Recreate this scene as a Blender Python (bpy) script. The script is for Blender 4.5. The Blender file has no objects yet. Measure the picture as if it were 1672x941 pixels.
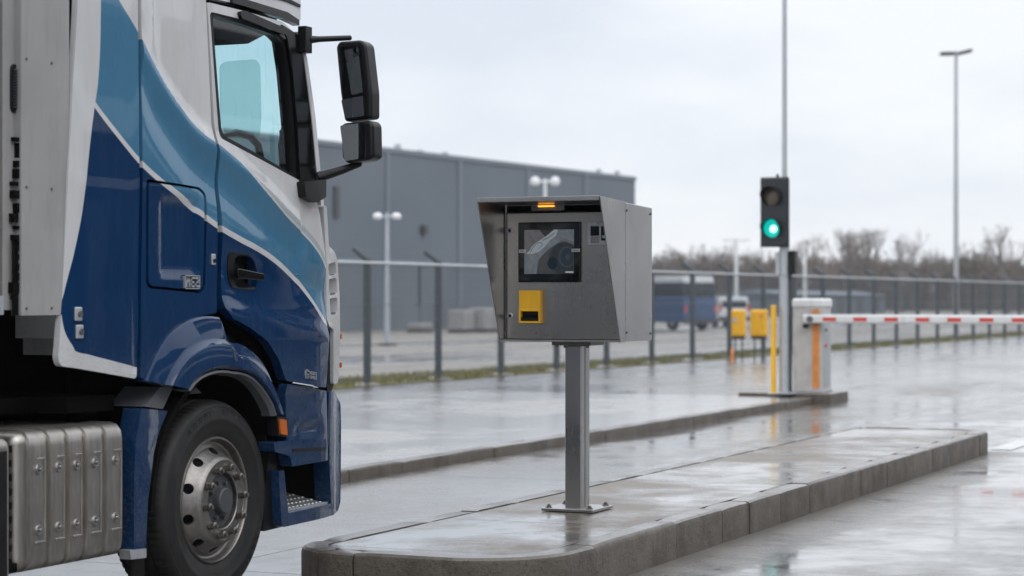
import bpy, bmesh, math, random
from mathutils import Vector, Matrix, noise
from mathutils.geometry import tessellate_polygon

random.seed(7)
R = math.radians
SC = bpy.context.scene
COL = SC.collection

# ------------------------------------------------------------------ camera, sky, sun, exposure
H, FP, YH = 1.47, 3500.0, 487.0            # eye height, focal length in photo pixels, horizon row
A = math.atan(1528.0 / FP)                 # the road runs this far to the right of the view
SA, CA = math.sin(A), math.cos(A)
cam_d = bpy.data.cameras.new("camera")
cam = bpy.data.objects.new("camera", cam_d)
COL.objects.link(cam)
cam.location = (0, 0, H)
cam.rotation_euler = (R(90), 0, A)
cam_d.sensor_width = 36
cam_d.lens = FP / 1672 * 36
cam_d.shift_y = 16.5 / 1672
cam_d.clip_start, cam_d.clip_end = 0.2, 3000
cam_d.dof.use_dof = True
cam_d.dof.focus_distance = 11.6
cam_d.dof.aperture_fstop = 2.5
SC.camera = cam

W = bpy.data.worlds.new("World")
SC.world = W
W.use_nodes = True
wn, wl = W.node_tree.nodes, W.node_tree.links
wn.clear()
SUN_EL, SUN_AZ = R(48), R(120)
sky = wn.new("ShaderNodeTexSky"); sky.sky_type = 'NISHITA'; sky.sun_disc = False
sky.sun_elevation, sky.sun_rotation = SUN_EL, SUN_AZ
bg1 = wn.new("ShaderNodeBackground"); bg1.inputs[1].default_value = 0.1
wl.new(sky.outputs[0], bg1.inputs[0])
tc = wn.new("ShaderNodeTexCoord")
mp = wn.new("ShaderNodeMapping"); mp.inputs['Scale'].default_value = (2.2, 2.2, 7.0)
wl.new(tc.outputs['Generated'], mp.inputs[0])
nz = wn.new("ShaderNodeTexNoise"); nz.inputs['Scale'].default_value = 1.7; nz.inputs['Detail'].default_value = 5
nz.inputs['Roughness'].default_value = 0.5
wl.new(mp.outputs[0], nz.inputs['Vector'])
cr = wn.new("ShaderNodeValToRGB")
cr.color_ramp.elements[0].position = 0.36; cr.color_ramp.elements[0].color = (0.68, 0.73, 0.815, 1)
cr.color_ramp.elements[1].position = 0.58; cr.color_ramp.elements[1].color = (0.865, 0.89, 0.93, 1)
wl.new(nz.outputs[0], cr.inputs[0])
bg2 = wn.new("ShaderNodeBackground")
sxz = wn.new("ShaderNodeSeparateXYZ"); wl.new(tc.outputs['Generated'], sxz.inputs[0])
grd = wn.new("ShaderNodeMapRange"); grd.interpolation_type = 'SMOOTHSTEP'
for i_, v_ in enumerate((.12, .85, 1.0, 2.0)): grd.inputs[i_+1].default_value = v_
wl.new(sxz.outputs[2], grd.inputs[0]); wl.new(grd.outputs[0], bg2.inputs[1])
wl.new(cr.outputs[0], bg2.inputs[0])
mxw = wn.new("ShaderNodeMixShader"); mxw.inputs[0].default_value = 0.93
wl.new(bg1.outputs[0], mxw.inputs[1]); wl.new(bg2.outputs[0], mxw.inputs[2])
ow = wn.new("ShaderNodeOutputWorld"); wl.new(mxw.outputs[0], ow.inputs[0])

sd = bpy.data.lights.new("sun", 'SUN'); sd.energy = 0.6; sd.angle = R(40); sd.color = (1, 0.97, 0.93)
sun = bpy.data.objects.new("sun", sd); COL.objects.link(sun)
sun.rotation_euler = (R(90) - SUN_EL, 0, R(180) - SUN_AZ)
SC.view_settings.view_transform = 'Standard'
SC.view_settings.look = 'None'
SC.view_settings.exposure = 0.2
SC.view_settings.gamma = 1.0
SC.view_settings.use_curve_mapping = False
SC.cycles.max_bounces = 8
SC.cycles.transparent_max_bounces = 24
SC.cycles.sample_clamp_indirect = 6
SC.cycles.use_denoising = True

# ------------------------------------------------------------------ where things stand, read off the photo
def gnd(px, py, z=0.0):
    D = (H - z) * FP / (py - YH); r = (px - 836) / FP * D
    return Vector((r * CA - D * SA, r * SA + D * CA, z))
def at(px, py, D):
    r = (px - 836) / FP * D
    return Vector((r * CA - D * SA, r * SA + D * CA, H - (py - YH) / FP * D))
def side(px, py, x):
    k = (px - 836) / FP
    y = -x * (CA + k * SA) / (SA - k * CA)
    return y, H - (py - YH) / FP * (y * CA - x * SA)
def face(px, py, y):
    k = (px - 836) / FP
    x = y * (k * CA - SA) / (CA + k * SA)
    return x, H - (py - YH) / FP * (y * CA - x * SA)
def sm(t):
    t = max(0.0, min(1.0, t)); return t * t * (3 - 2 * t)

# ------------------------------------------------------------------ objects
ORG = {}
def link(o, org=(0, 0, 0)):
    COL.objects.link(o); ORG[o.name] = Vector(org); return o
def props(o, label=None, cat=None, group=None, kind=None):
    if label: o['label'] = label
    if cat: o['category'] = cat
    if group: o['group'] = group
    if kind: o['kind'] = kind
    return o
def thing(name, label, cat, loc, group=None):
    o = bpy.data.objects.new(name, None); o.location = loc; o.empty_display_size = 0.2
    link(o, loc); return props(o, label, cat, group)

def rot_to(d):
    return Vector((0, 0, 1)).rotation_difference(d.normalized()).to_matrix()

class MB:
    def __init__(s): s.v, s.f = [], []
    def add(s, vs, fs):
        b = len(s.v); s.v += [Vector(p) for p in vs]; s.f += [[i + b for i in f] for f in fs]; return s
    def box(s, lo, hi):
        x0, y0, z0 = lo; x1, y1, z1 = hi
        return s.add([(x0,y0,z0),(x1,y0,z0),(x1,y1,z0),(x0,y1,z0),(x0,y0,z1),(x1,y0,z1),(x1,y1,z1),(x0,y1,z1)],
                     [(0,3,2,1),(4,5,6,7),(0,1,5,4),(1,2,6,5),(2,3,7,6),(3,0,4,7)])
    def cbox(s, c, d, m=None):
        vs = []
        for sx, sy, sz in [(-1,-1,-1),(1,-1,-1),(1,1,-1),(-1,1,-1),(-1,-1,1),(1,-1,1),(1,1,1),(-1,1,1)]:
            p = Vector((sx*d[0]/2, sy*d[1]/2, sz*d[2]/2))
            vs.append((m @ p if m else p) + Vector(c))
        return s.add(vs, [(0,3,2,1),(4,5,6,7),(0,1,5,4),(1,2,6,5),(2,3,7,6),(3,0,4,7)])
    def cyl(s, p0, p1, r0, r1=None, n=16, cap=True):
        p0, p1 = Vector(p0), Vector(p1); r1 = r0 if r1 is None else r1
        m = rot_to(p1 - p0); vs = []
        for p, r in ((p0, r0), (p1, r1)):
            for i in range(n):
                a = 2*math.pi*i/n; vs.append(p + m @ Vector((r*math.cos(a), r*math.sin(a), 0)))
        fs = [(i, (i+1) % n, n+(i+1) % n, n+i) for i in range(n)]
        if cap: fs += [tuple(range(n-1, -1, -1)), tuple(range(n, 2*n))]
        return s.add(vs, fs)
    def tube(s, pts, r, n=10):
        pts = [Vector(p) for p in pts]; vs, fs = [], []
        rr = r if isinstance(r, (list, tuple)) else [r]*len(pts)
        for i, p in enumerate(pts):
            d = (pts[min(i+1, len(pts)-1)] - pts[max(i-1, 0)]); m = rot_to(d)
            for k in range(n):
                a = 2*math.pi*k/n; vs.append(p + m @ Vector((rr[i]*math.cos(a), rr[i]*math.sin(a), 0)))
        for i in range(len(pts)-1):
            for k in range(n):
                fs.append((i*n+k, i*n+(k+1) % n, (i+1)*n+(k+1) % n, (i+1)*n+k))
        fs += [tuple(range(n-1, -1, -1)), tuple(range((len(pts)-1)*n, len(pts)*n))]
        return s.add(vs, fs)
    def prism(s, poly, ax, a, b):
        """poly in the two other axes; extruded along axis ax from a to b"""
        def P(u, w, t):
            return {'x': (t, u, w), 'y': (u, t, w), 'z': (u, w, t)}[ax]
        n = len(poly)
        vs = [P(u, w, a) for u, w in poly] + [P(u, w, b) for u, w in poly]
        return s.add(vs, [tuple(range(n-1, -1, -1)), tuple(range(n, 2*n))] + [(i, (i+1) % n, n+(i+1) % n, n+i) for i in range(n)])
    def lathe(s, prof, c, ax='x', n=64, mod=None, closed=False):
        c = Vector(c); vs, fs = [], []
        for i in range(n):
            a = 2*math.pi*i/n
            for j, (r, t) in enumerate(prof):
                if mod: r += mod(i, j)
                u, w = r*math.cos(a), r*math.sin(a)
                vs.append(c + Vector({'x': (t, u, w), 'y': (u, t, w), 'z': (u, w, t)}[ax]))
        m = len(prof)
        for i in range(n):
            for j in range(m if closed else m-1):
                j2 = (j+1) % m
                fs.append((i*m+j, i*m+j2, ((i+1) % n)*m+j2, ((i+1) % n)*m+j))
        return s.add(vs, fs)
    def turn(s, xc, k):
        for p in s.v: p.y += (p.x-xc)*k
        return s
    def build(s, name, mat, parent=None, bevel=0, seg=2, smooth=38, org=None, fix=True, weld=False):
        me = bpy.data.meshes.new(name)
        o = bpy.data.objects.new(name, me)
        w = ORG[parent.name] if parent is not None else Vector(org or (0, 0, 0))
        me.from_pydata([tuple(p - w) for p in s.v], [], s.f)
        if fix or weld:
            bm = bmesh.new(); bm.from_mesh(me)
            if weld: bmesh.ops.remove_doubles(bm, verts=bm.verts, dist=1e-4)
            if fix: bmesh.ops.recalc_face_normals(bm, faces=bm.faces)
            bm.to_mesh(me); bm.free()
        if smooth:
            me.polygons.foreach_set('use_smooth', [True]*len(me.polygons))
            me.set_sharp_from_angle(angle=R(smooth))
        me.materials.append(mat)
        if bevel:
            b = o.modifiers.new('bevel', 'BEVEL'); b.width = bevel; b.segments = seg
            b.limit_method = 'ANGLE'; b.angle_limit = R(35); b.harden_normals = bool(smooth)
        link(o, w)
        if parent is not None: o.parent = parent
        else: o.location = w
        return o

def copy_thing(o):
    c = o.copy(); link(c, o.location)
    for ch in list(o.children):
        d = ch.copy(); COL.objects.link(d); d.parent = c
        for g in list(ch.children):
            e = g.copy(); COL.objects.link(e); e.parent = d
    return c

# ------------------------------------------------------------------ materials
class Mat:
    def __init__(s, name):
        s.m = bpy.data.materials.new(name); s.m.use_nodes = True
        s.n, s.l = s.m.node_tree.nodes, s.m.node_tree.links
        s.b = s.n['Principled BSDF']; s.out = s.n['Material Output']
    def node(s, t, **kw):
        x = s.n.new(t)
        for k, v in kw.items(): setattr(x, k, v)
        return x
    def set(s, sock, v):
        if hasattr(v, 'is_linked') or hasattr(v, 'links'): s.l.new(v, sock)
        else: sock.default_value = v
    def P(s, **kw):
        for k, v in kw.items(): s.set(s.b.inputs[k.replace('_', ' ')], v)
        return s
    def math(s, op, a, b=None, clamp=False):
        x = s.node('ShaderNodeMath', operation=op, use_clamp=clamp); s.set(x.inputs[0], a)
        if b is not None: s.set(x.inputs[1], b)
        return x.outputs[0]
    def coord(s, scale=(1, 1, 1), kind='Object', loc=(0, 0, 0), rot=(0, 0, 0)):
        t = s.node('ShaderNodeTexCoord'); m = s.node('ShaderNodeMapping')
        m.inputs['Scale'].default_value = scale; m.inputs['Location'].default_value = loc; m.inputs['Rotation'].default_value = rot
        s.l.new(t.outputs[kind], m.inputs[0]); return m.outputs[0]
    def noise(s, vec, scale, detail=4, rough=0.55, dist=0):
        x = s.node('ShaderNodeTexNoise'); s.l.new(vec, x.inputs['Vector'])
        x.inputs['Scale'].default_value = scale; x.inputs['Detail'].default_value = detail
        x.inputs['Roughness'].default_value = rough; x.inputs['Distortion'].default_value = dist
        return x.outputs[0]
    def rng(s, v, a, b, c, d):
        x = s.node('ShaderNodeMapRange'); s.set(x.inputs[0], v)
        for i, q in enumerate((a, b, c, d)): x.inputs[i+1].default_value = q
        return x.outputs[0]
    def mix(s, f, a, b):
        x = s.node('ShaderNodeMix', data_type='RGBA'); s.set(x.inputs[0], f)
        for sock, v in ((x.inputs[6], a), (x.inputs[7], b)):
            if isinstance(v, tuple): sock.default_value = (*v[:3], 1)
            else: s.l.new(v, sock)
        return x.outputs[2]
    def bump(s, h, strength=0.2, dist=0.01):
        x = s.node('ShaderNodeBump'); s.l.new(h, x.inputs['Height'])
        x.inputs['Strength'].default_value = strength; x.inputs['Distance'].default_value = dist
        s.l.new(x.outputs[0], s.b.inputs['Normal']); return s

def simple(name, col, rough=0.5, metal=0, var=0.15, vs=8, coat=0, spec=0.5, dirt=None, bump=0):
    m = Mat(name); v = m.coord()
    n = m.noise(v, vs, 5)
    lo = tuple(c*(1-var) for c in col); hi = tuple(min(1, c*(1+var)) for c in col)
    c = m.mix(m.rng(n, .3, .7, 0, 1), lo, hi)
    if dirt:
        n2 = m.noise(m.coord((6, 6, 1.2)), 2.2, 6, .65)
        c = m.mix(m.rng(n2, .5, .72, 0, dirt), c, (.09, .075, .06))
    m.P(Base_Color=c, Metallic=metal, Roughness=m.rng(n, .25, .75, max(.02, rough*.8), min(1, rough*1.25)), Coat_Weight=coat, Coat_Roughness=.04, Specular_IOR_Level=spec)
    if bump: m.bump(m.noise(v, vs*12, 4), bump, .004)
    return m.m
def emit(name, col, st):
    m = Mat(name); m.P(Base_Color=(*[c*.5 for c in col], 1), Emission_Color=(*col, 1), Emission_Strength=st, Roughness=.3); return m.m
def glass(name, tint, refl=1.0, rough=0.0, streak=False):
    m = Mat(name); m.n.remove(m.b)
    t = m.node('ShaderNodeBsdfTransparent'); t.inputs[0].default_value = (*tint, 1)
    if streak:      # rain runs and beads on the pane
        r1 = m.noise(m.coord((1, 38, 2.5)), 1.6, 5, .7); r2 = m.noise(m.coord(), 120, 2, .6)
        f_ = m.math('MAXIMUM', m.rng(r1, .56, .70, 0, .45), m.rng(r2, .64, .74, 0, .6))
        m.l.new(m.mix(f_, tint, tuple(q*.66 for q in tint)), t.inputs[0])
    g = m.node('ShaderNodeBsdfGlossy'); g.inputs['Roughness'].default_value = rough; g.inputs[0].default_value = (1, 1, 1, 1)
    fr = m.node('ShaderNodeFresnel'); fr.inputs[0].default_value = 1.5
    x = m.node('ShaderNodeMixShader'); m.l.new(m.math('MULTIPLY', fr.outputs[0], refl), x.inputs[0])
    m.l.new(t.outputs[0], x.inputs[1]); m.l.new(g.outputs[0], x.inputs[2]); m.l.new(x.outputs[0], m.out.inputs[0])
    return m.m

def wet(name, dry, damp, joint=None, puddle=(.44, .60), rlo=.05, rhi=.34, stretch=(.5, .16, 1), spec=.5, grain=.25, scale=1.0, film=(.0, 1.0), zones=False):
    """rain-wet concrete: a water film lies in patches, elsewhere the surface is damp, darker and grainy"""
    m = Mat(name); v = m.coord(kind='Object')
    sp = m.node('ShaderNodeSeparateXYZ'); m.l.new(v, sp.inputs[0])
    big = m.noise(m.coord(stretch), 1.0*scale, 5, .6, .4)
    mid = m.noise(v, 2.3*scale, 6, .65)
    fine = m.noise(v, 60, 5, .75)
    grit = m.noise(v, 210, 2, .6)
    mix_ = m.math('ADD', m.math('MULTIPLY', big, .62), m.math('ADD', m.math('MULTIPLY', mid, .28), m.math('MULTIPLY', fine, .10)))
    water = m.rng(mix_, puddle[0], puddle[1], 0, 1)
    rsm = rlo
    if zones:
        # the drying strip along the foot of the island kerb, and where the water stands deepest
        nn = m.math('MULTIPLY', m.math('SUBTRACT', mid, .5), .9)
        k = m.rng(m.math('ADD', sp.outputs[0], nn), -3.92, -3.42, 1, 0)
        k = m.math('MULTIPLY', k, m.math('GREATER_THAN', sp.outputs[0], -4.05)); k = m.math('MULTIPLY', k, m.math('LESS_THAN', sp.outputs[1], 20.7))
        water = m.math('MULTIPLY', water, m.math('SUBTRACT', 1.0, m.math('MULTIPLY', k, .9)))
        far = m.math('MULTIPLY', m.rng(sp.outputs[1], 15.0, 17.5, 0, 1), m.rng(sp.outputs[1], 27, 34, 1, .25))
        sharp = m.math('MAXIMUM', m.rng(sp.outputs[0], -4.6, -4.1, 0, 1), far)
        sharp = m.math('MULTIPLY', sharp, m.rng(sp.outputs[1], 27, 36, 1, .3))
        rsm = m.rng(sharp, 0, 1, .22, rlo)
    c = m.mix(m.rng(mid, .35, .65, 0, 1), dry, tuple(q*.68 for q in dry))
    c = m.mix(m.rng(fine, .42, .68, 0, .7), c, tuple(q*.42 for q in dry))
    c = m.mix(m.rng(grit, .60, .72, 0, .5), c, tuple(min(1, q*1.5) for q in dry))
    c = m.mix(water, c, damp)
    hgt = m.math('ADD', m.math('MULTIPLY', fine, .6), m.math('MULTIPLY', grit, .4))
    if joint:
        sx, sy, ox, oy, w = joint
        wob = m.math('MULTIPLY', m.math('SUBTRACT', m.noise(v, 1.3, 2), .5), .02)
        line = None
        for ax, s_, o_ in ((0, sx, ox), (1, sy, oy)):
            if not s_: continue
            q = m.math('ADD', sp.outputs[ax], wob)
            d = m.math('ABSOLUTE', m.math('SUBTRACT', m.math('FRACT', m.math('DIVIDE', m.math('SUBTRACT', q, o_), s_)), .5))
            l_ = m.math('LESS_THAN', d, w/s_/2)
            line = l_ if line is None else m.math('MAXIMUM', line, l_)
        c = m.mix(m.math('MULTIPLY', line, .85), c, (.03, .026, .022))
        water = m.math('MULTIPLY', water, m.math('SUBTRACT', 1.0, m.math('MULTIPLY', line, .9)))
        hgt = m.math('SUBTRACT', hgt, m.math('MULTIPLY', line, .8))
    rg = m.node('ShaderNodeMix', data_type='FLOAT'); m.set(rg.inputs[0], water); rg.inputs[2].default_value = rhi; m.set(rg.inputs[3], rsm)
    rough = rg.outputs[0]
    m.P(Base_Color=c, Roughness=rough, Specular_IOR_Level=m.rng(water, 0, 1, .35, spec),
        Coat_Weight=m.rng(water, 0, 1, film[0], film[1]), Coat_Roughness=rough, Coat_IOR=1.45)
    hb = m.math('MULTIPLY', hgt, m.rng(water, 0, 1, 1, .10))
    swell = m.math('MULTIPLY', m.noise(v, 9, 2), .22)
    m.bump(m.math('ADD', hb, swell), grain, .008)
    return m.m

M = {}
M['road'] = wet('wet_road_concrete', (.172, .156, .138), (.088, .083, .078), (5.2, 6.0, 1.6, 1.0, .018), puddle=(.37, .54), rlo=.035, rhi=.36, spec=1.0, grain=.4, zones=True)
M['apron'] = wet('wet_apron_concrete', (.33, .31, .285), (.24, .23, .215), (4.6, 5.0, .8, .4, .016), puddle=(.35, .52), rlo=.21, rhi=.40, stretch=(.35, .22, 1), spec=1.0)
M['island'] = wet('wet_island_concrete', (.165, .132, .10), (.085, .07, .056), (0, 1.45, 0, .25, .012), puddle=(.42, .56), rlo=.12, rhi=.36, stretch=(.9, .8, 1), grain=.3, spec=.9)
M['yard'] = wet('yard_concrete', (.33, .30, .265), (.18, .165, .145), None, puddle=(.46, .60), rlo=.10, rhi=.55, stretch=(.14, .03, 1), spec=.35)
def kerb_mat():
    m = Mat('kerb_concrete'); v = m.coord()
    n = m.noise(v, 4, 6, .7); f = m.noise(v, 45, 6, .75); st = m.noise(m.coord((3.2, 3.2, 1.0)), 1.5, 7, .72, .6)
    g = m.node('ShaderNodeNewGeometry'); nz_ = m.node('ShaderNodeSeparateXYZ'); m.l.new(g.outputs['Normal'], nz_.inputs[0])
    up = m.rng(nz_.outputs[2], .5, .9, 0, 1)
    c = m.mix(m.rng(n, .35, .66, 0, 1), (.115, .096, .076), (.068, .056, .044))
    c = m.mix(m.rng(g.outputs['Random Per Island'], 0, 1, 0, .45), c, (.15, .13, .108))
    c = m.mix(m.rng(st, .50, .66, 0, .75), c, (.05, .04, .032))
    c = m.mix(m.rng(f, .55, .66, 0, .85), c, (.03, .025, .02))
    c = m.mix(m.rng(f, .30, .42, .5, 0), c, (.22, .195, .165))
    m.P(Base_Color=c, Specular_IOR_Level=.3, Roughness=m.math('SUBTRACT', m.rng(n, .3, .7, .40, .6), m.math('MULTIPLY', up, .16)), Coat_Weight=m.math('MULTIPLY', up, .8), Coat_Roughness=m.rng(n, .3, .7, .12, .28))
    m.bump(m.math('ADD', m.math('MULTIPLY', f, .8), n), .9, .014)
    return m.m
M['kerb'] = kerb_mat()
M['grass'] = simple('grass_blades', (.17, .155, .035), .6, var=.4, vs=1.5)
M['soil'] = simple('soil', (.085, .075, .04), .8, var=.3, vs=3, bump=.5)
M['marking'] = wet('white_road_paint', (.72, .72, .70), (.62, .62, .61), None, puddle=(.42, .62), rlo=.1, rhi=.4)

def steel(name, col, rough, streak=(1, 1, 1), amt=.12, metal=1.0, stain=.25):
    m = Mat(name)
    s1 = m.noise(m.coord(streak), 6, 6, .65); n = m.noise(m.coord(), 3.2, 4)
    sp = m.noise(m.coord((3, 3, .7)), 4, 6, .7)
    c = m.mix(m.rng(s1, .3, .7, 0, 1), tuple(q*(1-amt) for q in col), tuple(min(1, q*(1+amt)) for q in col))
    c = m.mix(m.rng(n, .5, .75, 0, stain), c, tuple(q*.55 for q in col))
    c = m.mix(m.rng(sp, .60, .74, 0, stain*.45), c, (col[0]*.62, col[1]*.52, col[2]*.42))
    m.P(Base_Color=c, Metallic=metal, Roughness=m.math('ADD', m.rng(s1, .3, .7, rough*.95, rough*1.05), m.rng(n, .3, .7, -.03, .05)))
    m.bump(s1, .012, .001); return m.m
M['steel'] = steel('brushed_stainless_steel', (.46, .45, .44), .29, (70, 70, .6), amt=.07, stain=.16)
M['steel_panel'] = steel('brushed_stainless_panel', (.385, .36, .33), .27, (90, 90, .6), amt=.06, stain=.14)
M['steel_dark'] = steel('dull_steel', (.22, .21, .20), .45, (10, 10, 10))
M['galv'] = steel('galvanised_steel', (.50, .52, .54), .48, (8, 8, 2), metal=.7)
M['alu'] = steel('weathered_aluminium', (.40, .375, .345), .42, (8, 8, 1.0), amt=.18, stain=.5)
M['rim'] = steel('wheel_steel', (.235, .222, .208), .42, (7, 7, 7), amt=.2, stain=.5)
M['black'] = simple('black_plastic', (.0055, .0055, .006), .38, var=.2, spec=.3)
M['black_gloss'] = simple('black_gloss', (.003, .003, .0035), .14, var=.1, spec=.35)
M['soot'] = simple('grimy_black', (.007, .0065, .006), .9, var=.3, spec=.04)
M['rubber'] = simple('tyre_rubber', (.013, .0128, .0128), .6, var=.35, vs=14, spec=.35, bump=.2, dirt=.16)
M['grey_plastic'] = simple('grey_plastic', (.10, .105, .115), .5, var=.12)
M['yellow'] = simple('yellow_paint', (.86, .46, .018), .38, var=.06, dirt=.15)
M['yellow_dirty'] = simple('weathered_yellow_paint', (.80, .42, .02), .45, var=.08, dirt=.25)
M['white_paint'] = simple('white_paint', (.72, .72, .71), .32, var=.05, dirt=.2)
M['cabinet_paint'] = simple('cabinet_paint', (.52, .50, .47), .42, var=.08, dirt=.35)
M['red'] = simple('red_reflective_film', (.62, .06, .035), .4, var=.1)
M['orange'] = simple('orange_film', (.72, .26, .06), .45, var=.2)
M['green_grey'] = simple('fence_paint', (.045, .056, .066), .5, var=.15)
M['fence_wire'] = simple('fence_wire', (.11, .13, .15), .5, var=.1)
M['deflector'] = simple('weathered_white_panel', (.30, .295, .29), .42, var=.08, vs=3, dirt=.2)
M['dark_grey'] = simple('dark_grey_paint', (.05, .053, .058), .5)
M['interior'] = simple('cab_interior', (.03, .032, .036), .8)
M['seat'] = simple('seat_cloth', (.22, .27, .29), .9)
M['glass'] = glass('tinted_side_glass', (.84, .955, .96), 1.0, streak=True)
M['screen_glass'] = glass('windscreen_glass', (.70, .93, .95), .6)
M['reflection_pane'] = glass('reflection_pane_tint', (.78, .86, .86), .5)
M['mirror'] = simple('mirror_glass', (.34, .36, .385), .02, metal=1, var=.01)
M['screen_face'] = simple('display_glass', (.004, .0045, .005), .06, var=.05)
M['sticker'] = simple('white_sticker', (.62, .62, .60), .5, var=.08)
M['amber'] = emit('amber_lamp', (1.0, .38, .03), 2.0)
M['amber_lens'] = simple('amber_lens', (.44, .10, .01), .2, var=.1)
M['green_light'] = emit('green_signal', (.0, .46, .39), .95)
M['green_core'] = emit('green_signal_core', (.5, .97, .9), 1.6)
M['dark_lens'] = simple('unlit_lens', (.14, .105, .085), .15, var=.2)
M['lamp_white'] = simple('lamp_head_white', (.74, .75, .76), .4, var=.05)
M['signal_grey'] = simple('signal_housing_grey', (.022, .026, .032), .45, var=.1)
M['lamp_grey'] = simple('lamp_pole_paint', (.42, .45, .49), .45, var=.06)
M['clad'] = None
def cladding():
    m = Mat('grey_metal_cladding'); v = m.coord()
    sp = m.node('ShaderNodeSeparateXYZ'); m.l.new(v, sp.inputs[0])
    rib = m.math('FRACT', m.math('DIVIDE', sp.outputs[1], .3))
    n = m.noise(m.coord((1, .25, .4)), .6, 5)
    c = m.mix(m.rng(n, .3, .7, 0, 1), (.115, .137, .165), (.14, .163, .19))
    m.P(Base_Color=c, Roughness=.6, Specular_IOR_Level=.3)
    m.bump(m.math('PINGPONG', rib, .5), .4, .03); return m.m
M['clad'] = cladding()
M['clad_trim'] = simple('cladding_trim', (.155, .182, .21), .6, var=.08)
M['twig'] = simple('bare_twigs', (.17, .15, .14), .9, var=.3, vs=.3)
M['bark'] = simple('bark', (.085, .072, .064), .9, var=.2)
M['wood_far'] = simple('winter_woodland', (.15, .12, .10), .95, var=.45, vs=.12)
M['bank'] = simple('earth_bank', (.085, .07, .055), .95, var=.3, vs=.1)
M['hall'] = simple('dark_reflection_wall', (.045, .052, .062), .6, var=.2, vs=.2)  # kept dark so the added hall darkens what the paint mirrors
M['tread'] = steel('step_grating', (.30, .29, .27), .5, (10, 10, 10), metal=.6)
M['far_white'] = simple('far_white_paint', (.62, .64, .66), .35, var=.05)
M['far_blue'] = simple('far_blue_paint', (.03, .07, .17), .3, var=.1)
M['far_dark'] = simple('far_dark_glass', (.02, .025, .03), .15, var=.1)
M['far_grey'] = simple('far_grey_cladding', (.12, .14, .16), .6, var=.15, vs=.3)

# ------------------------------------------------------------------ setting
def sheet(name, poly, mat, z, kind='structure'):
    b = MB(); n = len(poly); b.add([(x, y, z) for x, y in poly], [tuple(range(n))])
    o = b.build(name, mat, smooth=0); return props(o, kind=kind)
def arc(cx, cy, r, a0, a1, n=10):
    return [(cx + r*math.cos(R(a0+(a1-a0)*i/n)), cy + r*math.sin(R(a0+(a1-a0)*i/n))) for i in range(n+1)]

sheet('ground', [(-2000, -2000), (2000, -2000), (2000, 2000), (-2000, 2000)], M['road'], 0.0)

# fence line in plan
FA, FB = Vector((-16.62, 32.0)), Vector((-15.3, 84.0))
FD = (FB - FA).normalized(); FN = Vector((-FD.y, FD.x))         # FN points away from the road
def fl(t, off=0.0): return FA + FD*t + FN*off
sheet('yard', [fl(-40, 1.9)[:], fl(400, 1.9)[:], fl(400, 160)[:], fl(-40, 160)[:]], M['yard'], 0.004)
sheet('verge', [fl(-40, -.30)[:], fl(-40, 1.9)[:], fl(200, 1.9)[:], fl(200, -.30)[:]], M['soil'], 0.008)
def make_grass():
    b = MB(); rnd = random.Random(3)
    for i in range(26000):
        t = rnd.uniform(-14, 60); o = rnd.uniform(-.2, 1.85)
        if noise.noise((t*.35, o*1.2, 4)) < -.28: continue
        p = fl(t, o); a = rnd.uniform(0, 6.28); h = rnd.uniform(.03, .10); w = .012
        d = Vector((math.cos(a), math.sin(a), 0)); l = Vector((rnd.uniform(-.05, .05), rnd.uniform(-.05, .05), h))
        q = Vector((p.x, p.y, .008))
        b.add([q - d*w, q + d*w, q + l], [(0, 1, 2)])
    props(b.build('grass', M['grass'], smooth=0, fix=False), kind='stuff')
make_grass()

# kerbs: rows of kerb stones along a closed or open line (x, y), top face inwards
def kerb_run(b, pts, w, h, joints, bev=.022, z0=-.03, gap=.009):
    """pts: dense outline, counter-clockwise; stones cut where the running length passes each joint"""
    L = [0]
    for i in range(1, len(pts)): L.append(L[-1] + (Vector(pts[i]) - Vector(pts[i-1])).length)
    def P(s):
        for i in range(1, len(L)):
            if s <= L[i] or i == len(L)-1:
                t = (s - L[i-1])/(L[i]-L[i-1]); p, q = Vector(pts[i-1]), Vector(pts[i])
                d = (q-p).normalized(); return p.lerp(q, t), Vector((-d.y, d.x))
    cuts = [0] + [j for j in joints if 0 < j < L[-1]] + [L[-1]]
    for a, c in zip(cuts[:-1], cuts[1:]):
        a2, c2 = a + gap/2, c - gap/2
        ss = [a2] + [q for q in L if a2+.02 < q < c2-.02] + [c2]
        dz = random.uniform(-.003, .003); dn = random.uniform(-.003, .003)
        rings = []
        for k, s in enumerate(ss):
            p, n = P(s); e = .006 if k in (0, len(ss)-1) else 0
            prof = [(dn+e, z0), (dn+e, h-bev*1.4-e), (dn+bev*.3+e, h-bev*.5-e), (dn+bev+e, h+dz-e), (w-e, h+dz-e), (w-e, z0)]
            rings.append([(p.x+n.x*o, p.y+n.y*o, z) for o, z in prof])
        vs = [v for r in rings for v in r]; m = 6; fs = []
        for k in range(len(rings)-1):
            for j in range(m): fs.append((k*m+j, k*m+(j+1) % m, (k+1)*m+(j+1) % m, (k+1)*m+j))
        fs += [tuple(range(m)), tuple(range((len(rings)-1)*m, len(rings)*m))]
        b.add(vs, fs)
def dense(pts, step=.15):
    out = []
    for i in range(len(pts)-1):
        p, q = Vector(pts[i]), Vector(pts[i+1]); n = max(1, int((q-p).length/step))
        out += [p.lerp(q, k/n)[:] for k in range(n)]
    return out + [pts[-1]]

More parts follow.
